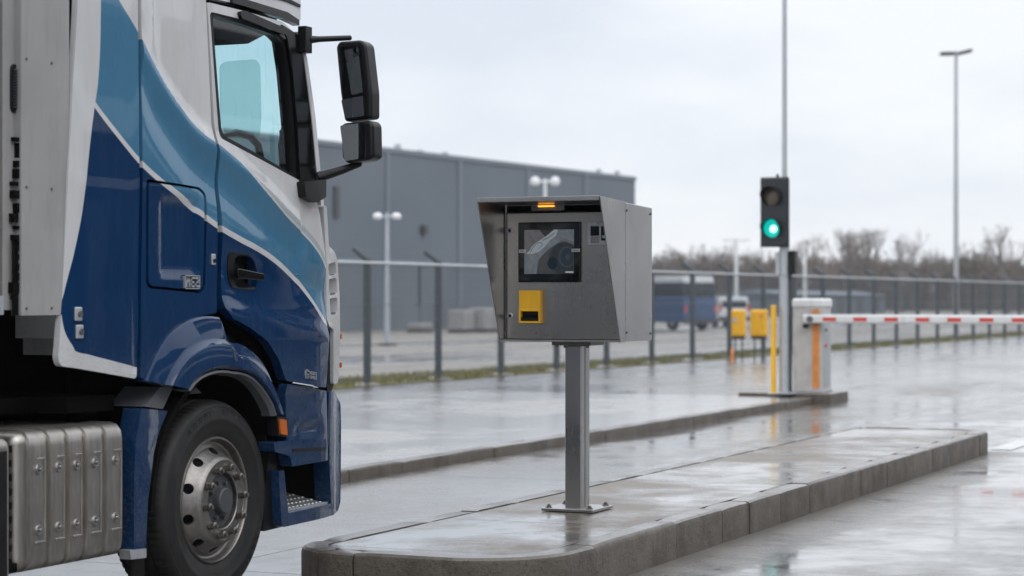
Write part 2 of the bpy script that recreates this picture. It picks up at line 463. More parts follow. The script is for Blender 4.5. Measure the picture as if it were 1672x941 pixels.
# island: nose towards the viewer, right edge at x = XR
XL, XR, Y0, Y1, HI = -5.40, -3.98, 9.40, 20.35, .21
outl = [(XR, 10.2)] + arc(XR-.38, 20.3, .38, 0, 90) + arc(XL+.38, 20.3, .38, 90, 180) + arc(XL+.36, Y0+.36, .36, 180, 262, 9) \
     + arc(XR-.52, Y0+.50, .52, 278, 360, 12) + [(XR, 10.2)]
o2 = [outl[0]]
for p in outl[1:]:
    if (Vector(p)-Vector(o2[-1])).length > .004: o2.append(p)
outl = dense(o2, .2)
kb = MB()
js = [1.25, 2.09, 2.63, 3.3, 4.0, 4.9, 5.4, 6.2, 7.0, 7.8, 8.5, 9.2, 9.8]
Lt = sum((Vector(outl[i+1])-Vector(outl[i])).length for i in range(len(outl)-1))
s = 10.35
while s < Lt - 2.9: js.append(s); s += random.uniform(.55, 1.0)
js += [Lt-2.32, Lt-1.80, Lt-1.58]
kerb_run(kb, outl, .135, HI, js)
props(kb.build('kerb', M['kerb'], smooth=30), kind='structure')
inner = []
for i in range(len(outl)-1):
    p, q = Vector(outl[i]), Vector(outl[(i+1) % (len(outl)-1)]); d = (q-p).normalized(); n = Vector((-d.y, d.x))
    inner.append((p + n*.146)[:])
ib = MB(); ib.prism(inner, 'z', -.03, HI-.004)
props(ib.build('pavement', M['island'], smooth=0), kind='structure')

# raised apron beyond the lane, with its own kerb, ending at the barrier plinth
AX, AY0, AY1, AH = -8.05, 11.4, 28.88, .10
kb = MB(); kerb_run(kb, dense([(AX, AY0), (AX, AY1)], .5), .14, AH, [k*.95 for k in range(1, 19)], bev=.015)
props(kb.build('kerb', M['kerb'], smooth=30), kind='structure')
ab = MB(); ab.prism([(AX-.144, AY0), (AX-.144, AY1), (-14.6, AY1), (-14.6, AY0)], 'z', -.03, AH-.003)
props(ab.build('pavement', M['apron'], smooth=0), kind='structure')
PL = [(-9.15, 28.9), (-7.92, 28.9), (-7.84, 28.98), (-7.84, 29.95), (-9.15, 29.95)]
pb = MB(); pb.prism(PL, 'z', -.02, .145)
props(pb.build('plinth_pavement', M['kerb'], bevel=.02), kind='structure')
M['dark_ground'] = wet('dark_wet_ground', (.045, .045, .046), (.025, .025, .026), None, puddle=(.45, .6), rlo=.08, rhi=.4)
sheet('dark_reflection_ground', [(.8, -60), (25.5, -60), (25.5, 300), (.8, 300)], M['dark_ground'], 0.004)  # unseen dark sheet, added so the lorry's side mirrors darker ground
# painted line running on from the island's end
sheet('road_marking', [(-4.08, 20.9), (-3.86, 20.9), (-3.86, 60), (-4.08, 60)], M['marking'], 0.004)

# ------------------------------------------------------------------ ticket / weighing terminal on the island
def terminal():
    KX, KY = -4.757, 11.895
    t = thing('access_terminal', 'stainless steel access terminal with hooded screen on a square post on the kerbed island', 'terminal', (KX, KY, HI))
    x0, x1, yf, yb, zb = -5.140, -4.375, 11.66, 12.13, 1.217
    PX, PY = -4.757, 11.87
    # base and post
    bp = MB().box((PX-.165, PY-.165, HI), (PX+.165, PY+.165, HI+.018)).build('base_plate', M['steel'], t, .004)
    for sx in (-1, 1):
        for sy in (-1, 1):
            c = (PX+sx*.13, PY+sy*.13)
            b = MB().cyl((*c, HI+.018), (*c, HI+.023), .021, n=20).cyl((*c, HI+.023), (*c, HI+.033), .0135, n=6).cyl((*c, HI+.033), (*c, HI+.039), .007, n=10)
            b.build('anchor_bolt', M['steel_dark'], bp)
    pb = MB()
    pb.box((PX-.052, PY-.07, HI+.018), (PX+.052, PY-.012, zb-.03))
    pb.box((PX-.048, PY-.012, HI+.018), (PX+.046, PY+.006, zb-.03))
    pb.box((PX-.052, PY+.006, HI+.018), (PX+.052, PY+.07, zb-.03))
    pb.build('post', M['steel'], t, .005)
    fb = MB().box((PX-.125, PY-.10, zb-.028), (PX+.125, PY+.12, zb-.002))
    for sx in (-.1, -.045, .045, .1): fb.cyl((PX+sx, PY-.085, zb-.042), (PX+sx, PY-.085, zb-.028), .010, n=8)
    fb.build('mounting_flange', M['steel_dark'], t, .003)
    # housing behind the front panel
    hb = MB().prism([(yf+.012, zb), (yb, zb), (yb, 2.012), (yf+.012, 2.026)], 'x', x0+.002, x1-.002)
    ho = hb.build('housing', M['steel'], t, .006)
    for yy, zz in ((yf+.03, 1.27), (yf+.03, 1.98), (yb-.03, 1.26), (yb-.03, 1.975)):
        MB().cyl((x1-.003, yy, zz), (x1+.004, yy, zz), .008, n=12).build('screw', M['steel_dark'], ho)
    # hood: roof sheet and two slanted cheeks, 6 mm sheet with a folded front edge
    hd = MB(); th = .007
    ck = [(yf+.008, zb-.004), (yf-.072, zb-.004), (yf-.40, 2.046), (yf+.008, 2.0285)]
    hd.prism(ck, 'x', x0, x0+th); hd.prism(ck, 'x', x1-th, x1)
    hd.prism([(yf-.405, 2.048), (yf-.405, 2.040), (yf+.008, 2.0195), (yf+.008, 2.0275)], 'x', x0+th, x1-th)
    hd.prism([(yf-.405, 2.040), (yf-.405, 2.022), (yf-.400, 2.022), (yf-.400, 2.040)], 'x', x0+th, x1-th)
    hd.prism([(yf-.07, zb-.003), (yf-.07, zb+.006), (yf+.01, zb+.006), (yf+.01, zb-.003)], 'x', x0+th, x1-th)
    hd.build('hood', M['steel'], t, .0015)
    MB().box((x0+th, yf+.012, 1.978), (x1-th, yf+.02, 2.018)).build('hood_rail', M['steel_dark'], t)
    # front panel
    fp = MB().box((x0+.018, yf, zb+.012), (x1-.018, yf+.010, 1.972)).build('front_panel', M['steel_panel'], t, .003)
    MB().box((x0+th, yf+.0095, zb+.008), (x1-th, yf+.0118, 1.978)).build('panel_gasket', M['black'], t)
    for px, py in ((826, 543.5), (876, 544), (1004, 543)):
        x, z = face(px, py, yf); MB().cyl((x, yf+.002, z), (x, yf-.003, z), .006, n=10).build('screw', M['steel_dark'], fp)
    for px, py in ((832.5, 377), (833, 516)):
        x, z = face(px, py, yf)
        lk = MB().lathe([(.0185, 0), (.0185, -.006), (.015, -.008), (.0135, -.004), (.0005, -.004)], (x, yf, z), 'y', 28)
        l = lk.build('cam_lock', M['galv'], t)
        MB().cyl((x, yf-.003, z), (x, yf-.0065, z), .010, n=20).cbox((x, yf-.007, z), (.003, .002, .013)).build('lock_barrel', M['black'], l)
    def rect(p0, p1, yy):
        xa, za = face(p0[0], p0[1], yy); xb, zb_ = face(p1[0], p1[1], yy)
        return min(xa, xb), max(xa, xb), min(za, zb_), max(za, zb_)
    # display
    xa, xb, za, zc = rect((846, 363.5), (948, 461), yf-.012)
    d = MB().box((xa, yf-.014, za), (xb, yf+.001, zc)).build('display', M['black_gloss'], t, .006, 3)
    MB().box((xa+.010, yf-.0160, za+.010), (xb-.010, yf-.0135, zc-.010)).build('display_glass', M['screen_face'], d, .001)
    ia, ib_, ic, id_ = rect((856.2, 375.8), (937.3, 447.2), yf-.016)
    wv, hv = ib_-ia, id_-ic
    def img(name, col, poly, lay, rough=.12):
        m = Mat('screen_'+name); m.P(Base_Color=(*[c*.3 for c in col], 1), Emission_Color=(*col, 1), Emission_Strength=.72, Roughness=rough)
        if name in ('sky', 'body', 'tyre'):
            n = m.noise(m.coord(), 28, 3); e = m.mix(m.rng(n, .3, .7, 0, 1), tuple(c*.72 for c in col), tuple(c*1.25 for c in col)); m.l.new(e, m.b.inputs['Emission Color'])
        b = MB(); yy = yf-.0162-.0003*lay
        tri = tessellate_polygon([[Vector((u, v_, 0)) for u, v_ in poly]])
        b.add([(ia+u*wv, yy, ic+v_*hv) for u, v_ in poly], [tuple(q) for q in tri])
        b.build('picture_'+name, m.m, d, smooth=0)
    # the live picture: pale flank of a lorry sweeping down past a dark wheel
    img('sky', (.085, .083, .085), [(0, 0), (1, 0), (1, 1), (0, 1)], 0)
    img('roof', (.014, .016, .02), [(.30, 1), (.62, 1), (.50, .88), (.42, .84)], 1)
    img('body', (.10, .115, .13), [(0, 0), (0, .45), (.08, .50), (.30, .74), (.44, .86), (.62, 1), (1, 1), (1, .72), (.80, .80), (.60, .62), (.35, .42), (.27, .28), (.24, 0)], 2)
    img('flank', (.20, .225, .25), [(.03, .46), (.10, .52), (.16, .64), (.28, .74), (.33, .77), (.45, .86), (.60, 1), (.68, 1), (.64, .86), (.52, .76), (.42, .62), (.30, .50), (.16, .455)], 3)
    img('stroke', (.085, .10, .115), [(.14, .50), (.18, .60), (.26, .69), (.34, .70), (.36, .66), (.27, .56), (.30, .57), (.38, .66), (.35, .72), (.26, .71), (.17, .62), (.12, .50)], 4)
    img('line', (.10, .115, .13), [(.36, .77), (.48, .83), (.60, .93), (.62, .92), (.50, .81), (.38, .75)], 4)
    img('arch', (.035, .04, .045), [(.25, 0), (.29, .30), (.38, .44), (.52, .58), (.68, .70), (.80, .74), (1, .66), (1, 0)], 3)
    el = lambda cx, cy, a, b_, n=36: [(min(1, max(0, cx+a*math.cos(2*math.pi*i/n))), min(1, max(0, cy+b_*math.sin(2*math.pi*i/n)))) for i in range(n)]
    img('mud', (.045, .042, .042), [(.30, .02), (.33, .30), (.44, .44), (.52, .36), (.46, .20), (.55, .05)], 4)
    img('tyre', (.018, .022, .026), el(.80, .34, .30, .36), 5)
    img('hole', (.006, .009, .013), el(.57, .24, .10, .14, 20), 6)
    img('ring', (.032, .039, .046), el(.86, .38, .17, .24), 6)
    img('hub', (.015, .021, .028), el(.87, .38, .14, .20), 7)
    img('face', (.030, .036, .043), el(.88, .38, .05, .075, 20), 8)
    img('caption', (.30, .31, .31), [(.83, .02), (.99, .02), (.99, .055), (.83, .055)], 9)
    for p0, p1 in (((847.5, 408), (858.5, 413)), ((933.5, 406.5), (947, 411.2))):
        a_, b_, c_, e_ = rect(p0, p1, yf-.018)
        s = MB().box((a_, yf-.0205, c_), (b_, yf-.0185, e_)).build('sticker', M['sticker'], d)
        q = MB()
        for k in range(4): q.box((a_+.006+k*(b_-a_-.012)/4, yf-.0212, (c_+e_)/2-.003), (a_+.006+(k+.7)*(b_-a_-.012)/4, yf-.0205, (c_+e_)/2+.003))
        q.build('sticker_print', M['dark_grey'], d)
    # reader unit
    a_, b_, c_, e_ = rect((959, 362.5), (994, 400.5), yf-.004)
    rp = MB().box((a_, yf-.007, c_), (b_, yf+.001, e_)).build('reader_plate', M['galv'], t, .004)
    a_, b_, c_, e_ = rect((964, 369.5), (978, 385), yf-.01)
    MB().box((a_, yf-.011, c_), (b_, yf-.006, e_)).build('card_reader', M['black_gloss'], rp, .002)
    a_, b_, c_, e_ = rect((964, 386), (978.5, 397.5), yf-.01)
    kp = MB().box((a_, yf-.010, c_), (b_, yf-.006, e_)).build('keypad', M['alu'], rp, .002)
    q = MB()
    for i in range(3):
        for j in range(3): q.cbox((a_+(b_-a_)*(.2+.3*i), yf-.0115, c_+(e_-c_)*(.2+.3*j)), ((b_-a_)*.2, .003, (e_-c_)*.2))
    q.build('keypad_keys', M['steel_dark'], rp)
    a_, b_, c_, e_ = rect((981.3, 369.5), (990, 393), yf-.012)
    ic2 = MB().box((a_, yf-.015, c_), (b_+.01, yf-.006, e_)).build('intercom', M['black'], rp, .003)
    MB().cyl(((a_+b_)/2+.002, yf-.015, c_+.022), ((a_+b_)/2+.002, yf-.019, c_+.022), .009, n=16).build('call_button', M['galv'], rp)
    for px, py in ((977, 365.5), (977.5, 394)):
        x, z = face(px, py, yf-.007); MB().cyl((x, yf-.006, z), (x, yf-.0095, z), .005, n=10).build('screw', M['steel_dark'], rp)
    # yellow ticket slot
    a_, b_, c_, e_ = rect((847.7, 474.5), (882.5, 528), yf-.035)
    hgt = e_-c_
    ts = MB()
    ts.box((a_, yf-.040, c_+hgt*.42), (b_, yf+.001, e_))
    ts.box((a_, yf-.044, c_), (b_, yf+.001, c_+hgt*.06)); ts.box((a_, yf-.044, c_+hgt*.06), (a_+.011, yf+.001, c_+hgt*.42)); ts.box((b_-.011, yf-.044, c_+hgt*.06), (b_, yf+.001, c_+hgt*.42))
    ts.prism([(yf-.044, c_+hgt*.36), (yf-.044, c_+hgt*.42), (yf-.040, c_+hgt*.44), (yf-.034, c_+hgt*.40), (yf-.034, c_+hgt*.36)], 'x', a_+.011, b_-.011)
    tk = ts.build('ticket_dispenser', M['yellow'], t, .003)
    sl = MB().box((a_+.011, yf-.010, c_+hgt*.06), (b_-.011, yf-.002, c_+hgt*.42))
    sl.prism([(yf-.036, c_+hgt*.07), (yf-.036, c_+hgt*.16), (yf-.010, c_+hgt*.24), (yf-.010, c_+hgt*.07)], 'x', a_+.013, b_-.013)
    sl.build('ticket_slot', M['black'], tk)
    # amber lamp up under the hood
    lx0, lz0 = face(870, 347, yf-.03); lx1, _ = face(914, 347, yf-.03)
    MB().box((lx0-.02, yf-.012, 1.984), (lx1+.02, yf+.012, 2.016)).build('lamp_holder', M['steel_dark'], t, .003)
    MB().box((lx0+.03, yf-.030, 2.007), (lx1-.04, yf-.010, 2.015)).build('hood_lamp', M['amber'], t, .004)
terminal()

# ------------------------------------------------------------------ the lorry
X0 = -5.55
ZA_PX = [(100, -330), (160, -60), (194, 0), (224, 48), (252, 103), (282, 155), (313, 199), (336, 221), (360, 238), (399, 271), (443, 313), (482, 353), (511, 387), (527, 412), (537, 440)]
ZB_PX = [(140, 148), (155, 171), (190, 217), (228, 263), (262, 295), (300, 325), (330, 350), (357, 370), (392, 391), (420, 406), (448, 425), (470, 445), (490, 466), (508, 490), (522, 512), (532, 528)]
def interp(pts, y):
    if y <= pts[0][0]: return pts[0][1]
    for (a, b), (c, d) in zip(pts[:-1], pts[1:]):
        if y <= c: return b + (d-b)*(y-a)/(c-a)
    return pts[-1][1]
ZA_RAW = [side(px, py, X0) for px, py in ZA_PX]
def bulge(y, z):
    d = -.03*max(0.0, z-2.0)
    if y > 10.0: d -= .045*min(1.4, (y-10.0)/.36)**2
    zl = 1.475 - .135*max(0, y-9.12)
    w = sm((y-9.05)/.12)
    d += (.022*w + .004)*sm((zl+.03-z)/.11)
    if y > 9.12: d -= .016*math.exp(-((z-(1.62-.1*(y-9.12)))/.10)**2)
    if 8.38 < y < 9.9:
        za = interp(ZA_RAW, y); u = z-(za-.03)
        d += .014*math.exp(-(u/.05)**2) - .018*math.exp(-((u+.17)/.10)**2)*sm((y-8.38)/.2)
        if y < 9.12: d -= .030*sm((u-.02)/.10)*sm((y-8.5)/.15)*sm((9.07-y)/.10)
    return d
def sp(px, py, off=0.0, shape=bulge):
    """pixel -> (y, z) on the curved flank"""
    x = X0+off
    for _ in range(4):
        y, z = side(px, py, x); x = X0+off+(shape(y, z) if shape else 0)
    return y, z
TC = Vector((X0-1.25, 9.0, 0))
truck = thing('truck', 'blue and white lorry with sloping pale stripes on its cab, stopped beside the kerbed island', 'truck', TC)

def livery(name, base_white=True):
    """paint scheme: dark blue below, mid blue above, white sweep; bands follow curves in the lorry's own space"""
    m = Mat(name)
    t = m.node('ShaderNodeTexCoord'); s = m.node('ShaderNodeSeparateXYZ'); m.l.new(t.outputs['Object'], s.inputs[0])
    y, z = s.outputs[1], s.outputs[2]
    def curve(val, pts, a0, a1, b0, b1):
        f = m.node('ShaderNodeFloatCurve'); c = f.mapping.curves[0]
        nrm = [((p-a0)/(a1-a0), (q-b0)/(b1-b0)) for p, q in pts]
        c.points[0].location = nrm[0]; c.points[1].location = nrm[-1]
        for p in nrm[1:-1]: c.points.new(*p)
        for p in c.points: p.handle_type = 'AUTO'
        f.mapping.update()
        m.l.new(m.rng(val, a0, a1, 0, 1), f.inputs['Value'])
        return m.rng(f.outputs[0], 0, 1, b0, b1)
    za = [(a-TC.y, b) for a, b in (sp(*p) for p in ZA_PX)]; zb = [(a-TC.y, b) for a, b in (sp(*p) for p in ZB_PX)]
    ca = curve(y, za, -1.5, 1.5, 0, 4.2); cb = curve(y, zb, -1.5, 1.5, 0, 4.2)
    tb = m.math('SUBTRACT', z, cb); ta = m.math('SUBTRACT', z, ca)
    n = m.noise(m.coord(), 3, 4)
    dark = m.mix(m.rng(n, .3, .7, 0, 1), (.0022, .024, .078), (.003, .029, .092))
    light = m.mix(m.rng(n, .3, .7, 0, 1), (.050, .155, .260), (.060, .178, .288))
    white = m.mix(m.rng(m.noise(m.coord((5, 5, 1)), 2, 5, .6), .45, .75, 0, 1), (.53, .53, .535), (.48, .475, .47))
    c = m.mix(m.math('GREATER_THAN', tb, 0.0), dark, light)
    gw = m.rng(y, .35, .75, 0, .034)
    c = m.mix(m.math('GREATER_THAN', m.math('ADD', ta, m.math('ADD', gw, m.rng(y, .3, .5, 0, .014))), 0.0), c, white)
    c = m.mix(m.math('GREATER_THAN', m.math('ADD', ta, gw), 0.0), c, (.36, .39, .40))
    c = m.mix(m.math('GREATER_THAN', ta, 0.0), c, white)
    c = m.mix(m.math('LESS_THAN', m.math('ABSOLUTE', tb), .0155), c, white)
    if name.startswith('fairing'):
        lp = [sp(165, -5), sp(160, 136), sp(155, 171), sp(146, 245), sp(138, 320), sp(130, 374), sp(111, 477), sp(108, 500), sp(110, 530), sp(114, 548), sp(124, 572)]
        lp = sorted([(b, a-TC.y) for a, b in lp])
        lp = [(0.9, lp[0][1]+.12)] + lp + [(4.0, lp[-1][1]+.05)]
        cl = curve(z, lp, 0, 4.2, -1.5, 1.5)
        c = m.mix(m.math('LESS_THAN', y, cl), c, white)
        bp = sorted([(a-TC.y, b) for a, b in (sp(112, 560), sp(124, 573), sp(144, 579), sp(186, 590), sp(224, 600))])
        cz = curve(y, bp, -1.5, 1.5, 0, 4.2)
        c = m.mix(m.math('LESS_THAN', z, cz), c, white)
    if name.startswith('cab'):
        pass
    # road film: grey splash low down in blotches, water runs
    film = m.noise(m.coord((4, 4, 1.0)), 3.0, 6, .7)
    c = m.mix(m.rng(film, .55, .74, 0, .035), c, (.16, .16, .165))
    spl = m.math('MULTIPLY', m.rng(z, .75, 1.45, .55, 0), m.rng(m.noise(m.coord(), 55, 5, .75), .48, .66, 0, 1))
    c = m.mix(spl, c, (.095, .09, .082))
    m.bump(m.noise(m.coord((1, 1.0, .8)), 3.2, 2, .5), .17, .03)
    m.P(Base_Color=c, Roughness=m.rng(film, .4, .7, .22, .34), Coat_Weight=1.0, Coat_IOR=1.42, Coat_Roughness=m.rng(film, .45, .75, .012, .04), Specular_IOR_Level=.02)
    return m.m
M['cab'] = livery('cab_paint'); M['fairing'] = livery('fairing_paint')
def plain_paint(name, col, film_amt=.3):
    m = Mat(name); film = m.noise(m.coord((4, 4, 1.5)), 3.2, 6, .7); n = m.noise(m.coord(), 4, 3)
    c = m.mix(m.rng(n, .3, .7, 0, 1), tuple(q*.88 for q in col), tuple(q*1.1 for q in col))
    c = m.mix(m.rng(film, .52, .75, 0, film_amt), c, (.15, .15, .155))
    g_ = m.node('ShaderNodeTexCoord'); s_ = m.node('ShaderNodeSeparateXYZ'); m.l.new(g_.outputs['Object'], s_.inputs[0])
    spl = m.math('MULTIPLY', m.rng(s_.outputs[2], .3, 1.5, .7, 0), m.rng(m.noise(m.coord(), 55, 5, .75), .48, .66, 0, 1))
    c = m.mix(spl, c, (.075, .07, .062))
    m.P(Base_Color=c, Roughness=m.rng(film, .4, .7, .25, .45), Coat_Weight=1.0, Coat_IOR=1.42, Coat_Roughness=.02, Specular_IOR_Level=.03); return m.m
M['blue'] = plain_paint('dark_blue_paint', (.003, .026, .082), .05)
M['white_cab'] = plain_paint('white_cab_paint', (.52, .52, .525), .25)

def fillet(poly, r, n=5):
    out = []; N = len(poly)
    for i in range(N):
        p, a, b = Vector(poly[i]), Vector(poly[i-1]), Vector(poly[(i+1) % N])
        d1, d2 = a-p, b-p; rr = min(r, d1.length*.45, d2.length*.45)
        if rr < 1e-4: out.append(p[:]); continue
        p1, p2 = p+d1.normalized()*rr, p+d2.normalized()*rr
        for k in range(n+1):
            t = k/n; out.append(((1-t)**2*p1 + 2*t*(1-t)*p + t*t*p2)[:])
    return out
def panel(name, px, mat, parent=truck, off=0.0, th=.018, holes=(), rad=0, step=.055, shape=bulge, extra=None, px_space=True, hrad=None, lip=.006):
    """a curved sheet-metal panel with a rolled edge; outline given where the panel's corners are seen"""
    conv = (lambda q: [sp(a, b, off, shape) for a, b in q]) if px_space else (lambda q: list(q))
    loops = [conv(px)] + [conv(h) for h in holes]
    if rad: loops[0] = fillet(loops[0], rad)
    if hrad: loops[1:] = [fillet(h, hrad) for h in loops[1:]]
    flat = [Vector((0, a, b)) for lp in loops for a, b in lp]
    tris = tessellate_polygon([[Vector((a, b, 0)) for a, b in lp] for lp in loops])
    bm = bmesh.new(); vs = [bm.verts.new(p) for p in flat]
    for t in tris:
        try: bm.faces.new([vs[i] for i in t])
        except ValueError: pass
    ys = [p.y for p in flat]; zs = [p.z for p in flat]
    def cut(co, no):
        bmesh.ops.bisect_plane(bm, geom=bm.verts[:]+bm.edges[:]+bm.faces[:], dist=1e-5, plane_co=co, plane_no=no)
    k = min(ys)+step*.5
    while k < max(ys): cut((0, k, 0), (0, 1, 0)); k += step
    k = min(zs)+step*.5
    while k < max(zs): cut((0, 0, k), (0, 0, 1)); k += step
    bmesh.ops.dissolve_degenerate(bm, edges=bm.edges[:], dist=1e-5)
    bmesh.ops.recalc_face_normals(bm, faces=bm.faces[:])
    for v in bm.verts:
        y, z = v.co.y, v.co.z
        v.co.x = X0+off+(shape(y, z) if shape else 0)+(extra(y, z) if extra else 0)
    if sum(f.normal.x*f.calc_area() for f in bm.faces) < 0: bmesh.ops.reverse_faces(bm, faces=bm.faces[:])
    # rolled edge: boundary goes back by lip then by the thickness
    bnd = [e for e in bm.edges if e.is_boundary]
    r = bmesh.ops.extrude_edge_only(bm, edges=bnd)
    nv = [g for g in r['geom'] if isinstance(g, bmesh.types.BMVert)]; ne = [g for g in r['geom'] if isinstance(g, bmesh.types.BMEdge)]
    for v in nv: v.co.x -= th
    bmesh.ops.recalc_face_normals(bm, faces=bm.faces[:])
    if sum(f.normal.x*f.calc_area() for f in bm.faces) < 0: bmesh.ops.reverse_faces(bm, faces=bm.faces[:])
    w = ORG[parent.name]
    for v in bm.verts: v.co -= w
    me = bpy.data.meshes.new(name); bm.to_mesh(me); bm.free()
    me.polygons.foreach_set('use_smooth', [True]*len(me.polygons)); me.set_sharp_from_angle(angle=R(28))
    me.materials.append(mat)
    o = bpy.data.objects.new(name, me); link(o, w); o.parent = parent
    return o

# dark inner shell that backs the shut lines
def inner_shell():
    b = MB()
    p1 = [sp(150, -235), sp(340, -235), sp(352, 250), sp(356, 508), sp(328, 516), sp(300, 524), sp(272, 545), sp(250, 577), sp(240, 605), sp(160, 600), sp(150, 500)]
    b.prism(p1, 'x', X0-.20, X0-.115)
    p2 = [sp(350, 255), sp(430, 292), sp(490, 330), sp(522, 360), sp(526, 630), sp(466, 620), sp(450, 580), sp(425, 545), sp(395, 525), sp(352, 505)]
    b.prism(p2, 'x', X0-.16, X0-.085)
    b.build('inner_shell', M['soot'], truck, smooth=0)
inner_shell()

# rear side fairing with its white edge
FAIR = [(223, -240), (150, -240), (132, -60), (127, 0), (119, 140), (111, 290), (101, 490), (94, 585), (98, 598), (223, 619)]
fair = panel('side_fairing', FAIR, M['fairing'], rad=.02, th=.03,
             shape=lambda y, z: bulge(8.2, z) - .05*sm((7.95-y)/.25) - .012*sm((8.39-y)/.03)*sm((y-8.33)/.06))
for px, py in ((127.5, 513), (129.5, 542)):
    y, z = sp(px, py)
    c = MB().cbox((X0+.004, y, z), (.014, .052, .062)).build('fastener', M['galv'], fair, .006)
    MB().cyl((X0+.008, y+.004, z), (X0+.018, y+.004, z), .014, n=16).build('fastener_core', M['steel_dark'], fair)
# cab rear quarter with the locker lid
HATCH = [(239, 292), (326, 306), (336, 316), (335, 470), (328, 479), (244, 471), (238, 462)]
CABS = [(229, -240), (325, -240), (333, 5), (345, 204), (352.5, 272), (355, 440), (354, 511), (330, 516), (300, 525), (273, 546), (253, 576), (242, 603), (238, 619), (229, 617)]
quarter = panel('cab_side', CABS, M['cab'], holes=[HATCH], hrad=.03, th=.08, step=.028)
cH = sp(287, 385)
def hatch_shape(y, z):
    y0, z0 = sp(258, 385)[0], sp(287, 458)[1]
    a = sm((y-y0)/.05)*sm((z-z0)/.05)*sm((sp(326, 385)[0]-y)/.04)*sm((sp(287, 318)[1]-z)/.05)
    return -.018*a
HI2 = [(243, 297), (323, 309.5), (332.5, 318), (331.5, 467), (325, 474.5), (247, 467), (242.5, 460)]
hatch = panel('locker_lid', HI2, M['cab'], off=.002, rad=.025, th=.04, step=.025, extra=hatch_shape)
def strokes(b, glyph, y0, z0, w, h, x, th=.0035, dep=.004):
    for (a, c), (d, e) in glyph:
        p, q = Vector((x, y0+a*w, z0+c*h)), Vector((x, y0+d*w, z0+e*h)); dd = q-p
        m = Matrix(((1, 0, 0), (0, dd.normalized().y, -dd.normalized().z), (0, dd.normalized().z, dd.normalized().y)))
        b.cbox((p+q)/2, (dep, dd.length+th, th), m)
GL = {'M': [((0, 0), (0, 1)), ((0, 1), (.5, .4)), ((.5, .4), (1, 1)), ((1, 1), (1, 0))],
      'E': [((0, 0), (0, 1)), ((0, 1), (1, 1)), ((0, .5), (.8, .5)), ((0, 0), (1, 0))],
      'S': [((1, 1), (0, 1)), ((0, 1), (0, .5)), ((0, .5), (1, .5)), ((1, .5), (1, 0)), ((1, 0), (0, 0))],
      '2': [((0, 1), (1, 1)), ((1, 1), (1, .5)), ((1, .5), (0, .5)), ((0, .5), (0, 0)), ((0, 0), (1, 0))],
      'G': [((1, .85), (.6, 1)), ((.6, 1), (.15, .9)), ((.15, .9), (0, .5)), ((0, .5), (.15, .1)), ((.15, .1), (.6, 0)), ((.6, 0), (1, .2)), ((1, .2), (1, .48)), ((1, .48), (.6, .48))]}
def badge():
    y0, z0 = sp(299, 472); y1, z1 = sp(324, 459.5)
    b = MB(); x = X0+bulge(y0, z0)+.006
    w, h = y1-y0, .066; z0 -= .0
    for a, c, d, e in ((0, 0, 1, .07), (0, .93, 1, 1), (0, 0, .04, 1), (.96, 0, 1, 1)):
        b.box((x-.012, y0+a*w, z0+c*h), (x+.004, y0+d*w, z0+e*h))
    for k, g in enumerate('ME2'):
        strokes(b, GL[g], y0+w*(.10+.30*k), z0+h*.2, w*.20, h*.6, x, .009, .012)
    b.build('badge', M['galv'], hatch, smooth=0)
badge()
y, z = sp(347, 424)
k = MB().cbox((X0+bulge(y, z)+.004, y, z), (.012, .034, .055)).build('lock_cover', M['galv'], quarter, .005)
MB().cyl((X0+bulge(y, z)+.008, y, z-.006), (X0+bulge(y, z)+.014, y, z-.006), .010, n=14).build('key_slot', M['black'], quarter)

# door with its window opening
WIN = [(342, 19), (400, 33), (452, 50), (470, 66), (478, 115), (486, 205), (491, 296), (430, 263), (361, 226), (357, 214), (352, 150)]
DOOR = [(336, 4), (398, 18), (462, 36), (482, 55), (492, 110), (502, 200), (510, 300), (522, 350), (531, 415), (532.5, 470), (532.5, 633), (467, 622), (455, 586), (437, 557), (408, 535), (380, 520), (368, 503), (363, 488), (361, 440), (358, 272), (350, 204)]
HOLE = [(375, 413), (403, 416), (415, 424), (420.5, 445), (418.5, 469), (410, 473.5), (380, 468), (374.5, 458)]
door = panel('door', DOOR, M['cab'], holes=[WIN, HOLE], hrad=.03, rad=.015, th=.05, step=.028, off=.002)
# rubber surround of the window
def ring_panel(name, outer, inner_, mat, parent, off, th, hr=.03, rd=.03):
    return panel(name, outer, mat, parent, off=off, th=th, holes=[inner_], rad=rd, hrad=hr, step=.2)
WIN2 = [(347, 27), (400, 41), (446, 57), (461, 72), (468, 118), (475, 205), (479.5, 286), (430, 256.5), (365, 221), (361.5, 211), (356.5, 150)]
WOUT = [(340, 16), (400, 30), (453, 47), (472, 64), (480, 115), (488, 205), (493, 300), (430, 266), (359, 229), (355, 215), (350, 150)]
ring_panel('window_seal', WOUT, WIN2, M['black'], door, -.010, .05)
panel('window_glass', [(345, 23), (400, 37), (449, 54), (465, 70), (472, 118), (479, 205), (484, 290), (430, 259), (363, 223), (359, 212), (354, 150)], M['glass'], door, off=-.030, th=.004, step=.3, rad=.02)
# drip visor over the window
vz = [sp(392, 12), sp(462, 48)]
panel('wind_deflector', [(392, 20), (400, 17), (468, 47), (470, 57), (462, 56), (395, 30)], M['black_gloss'], door, off=.022, th=.05, step=.1, rad=.02)
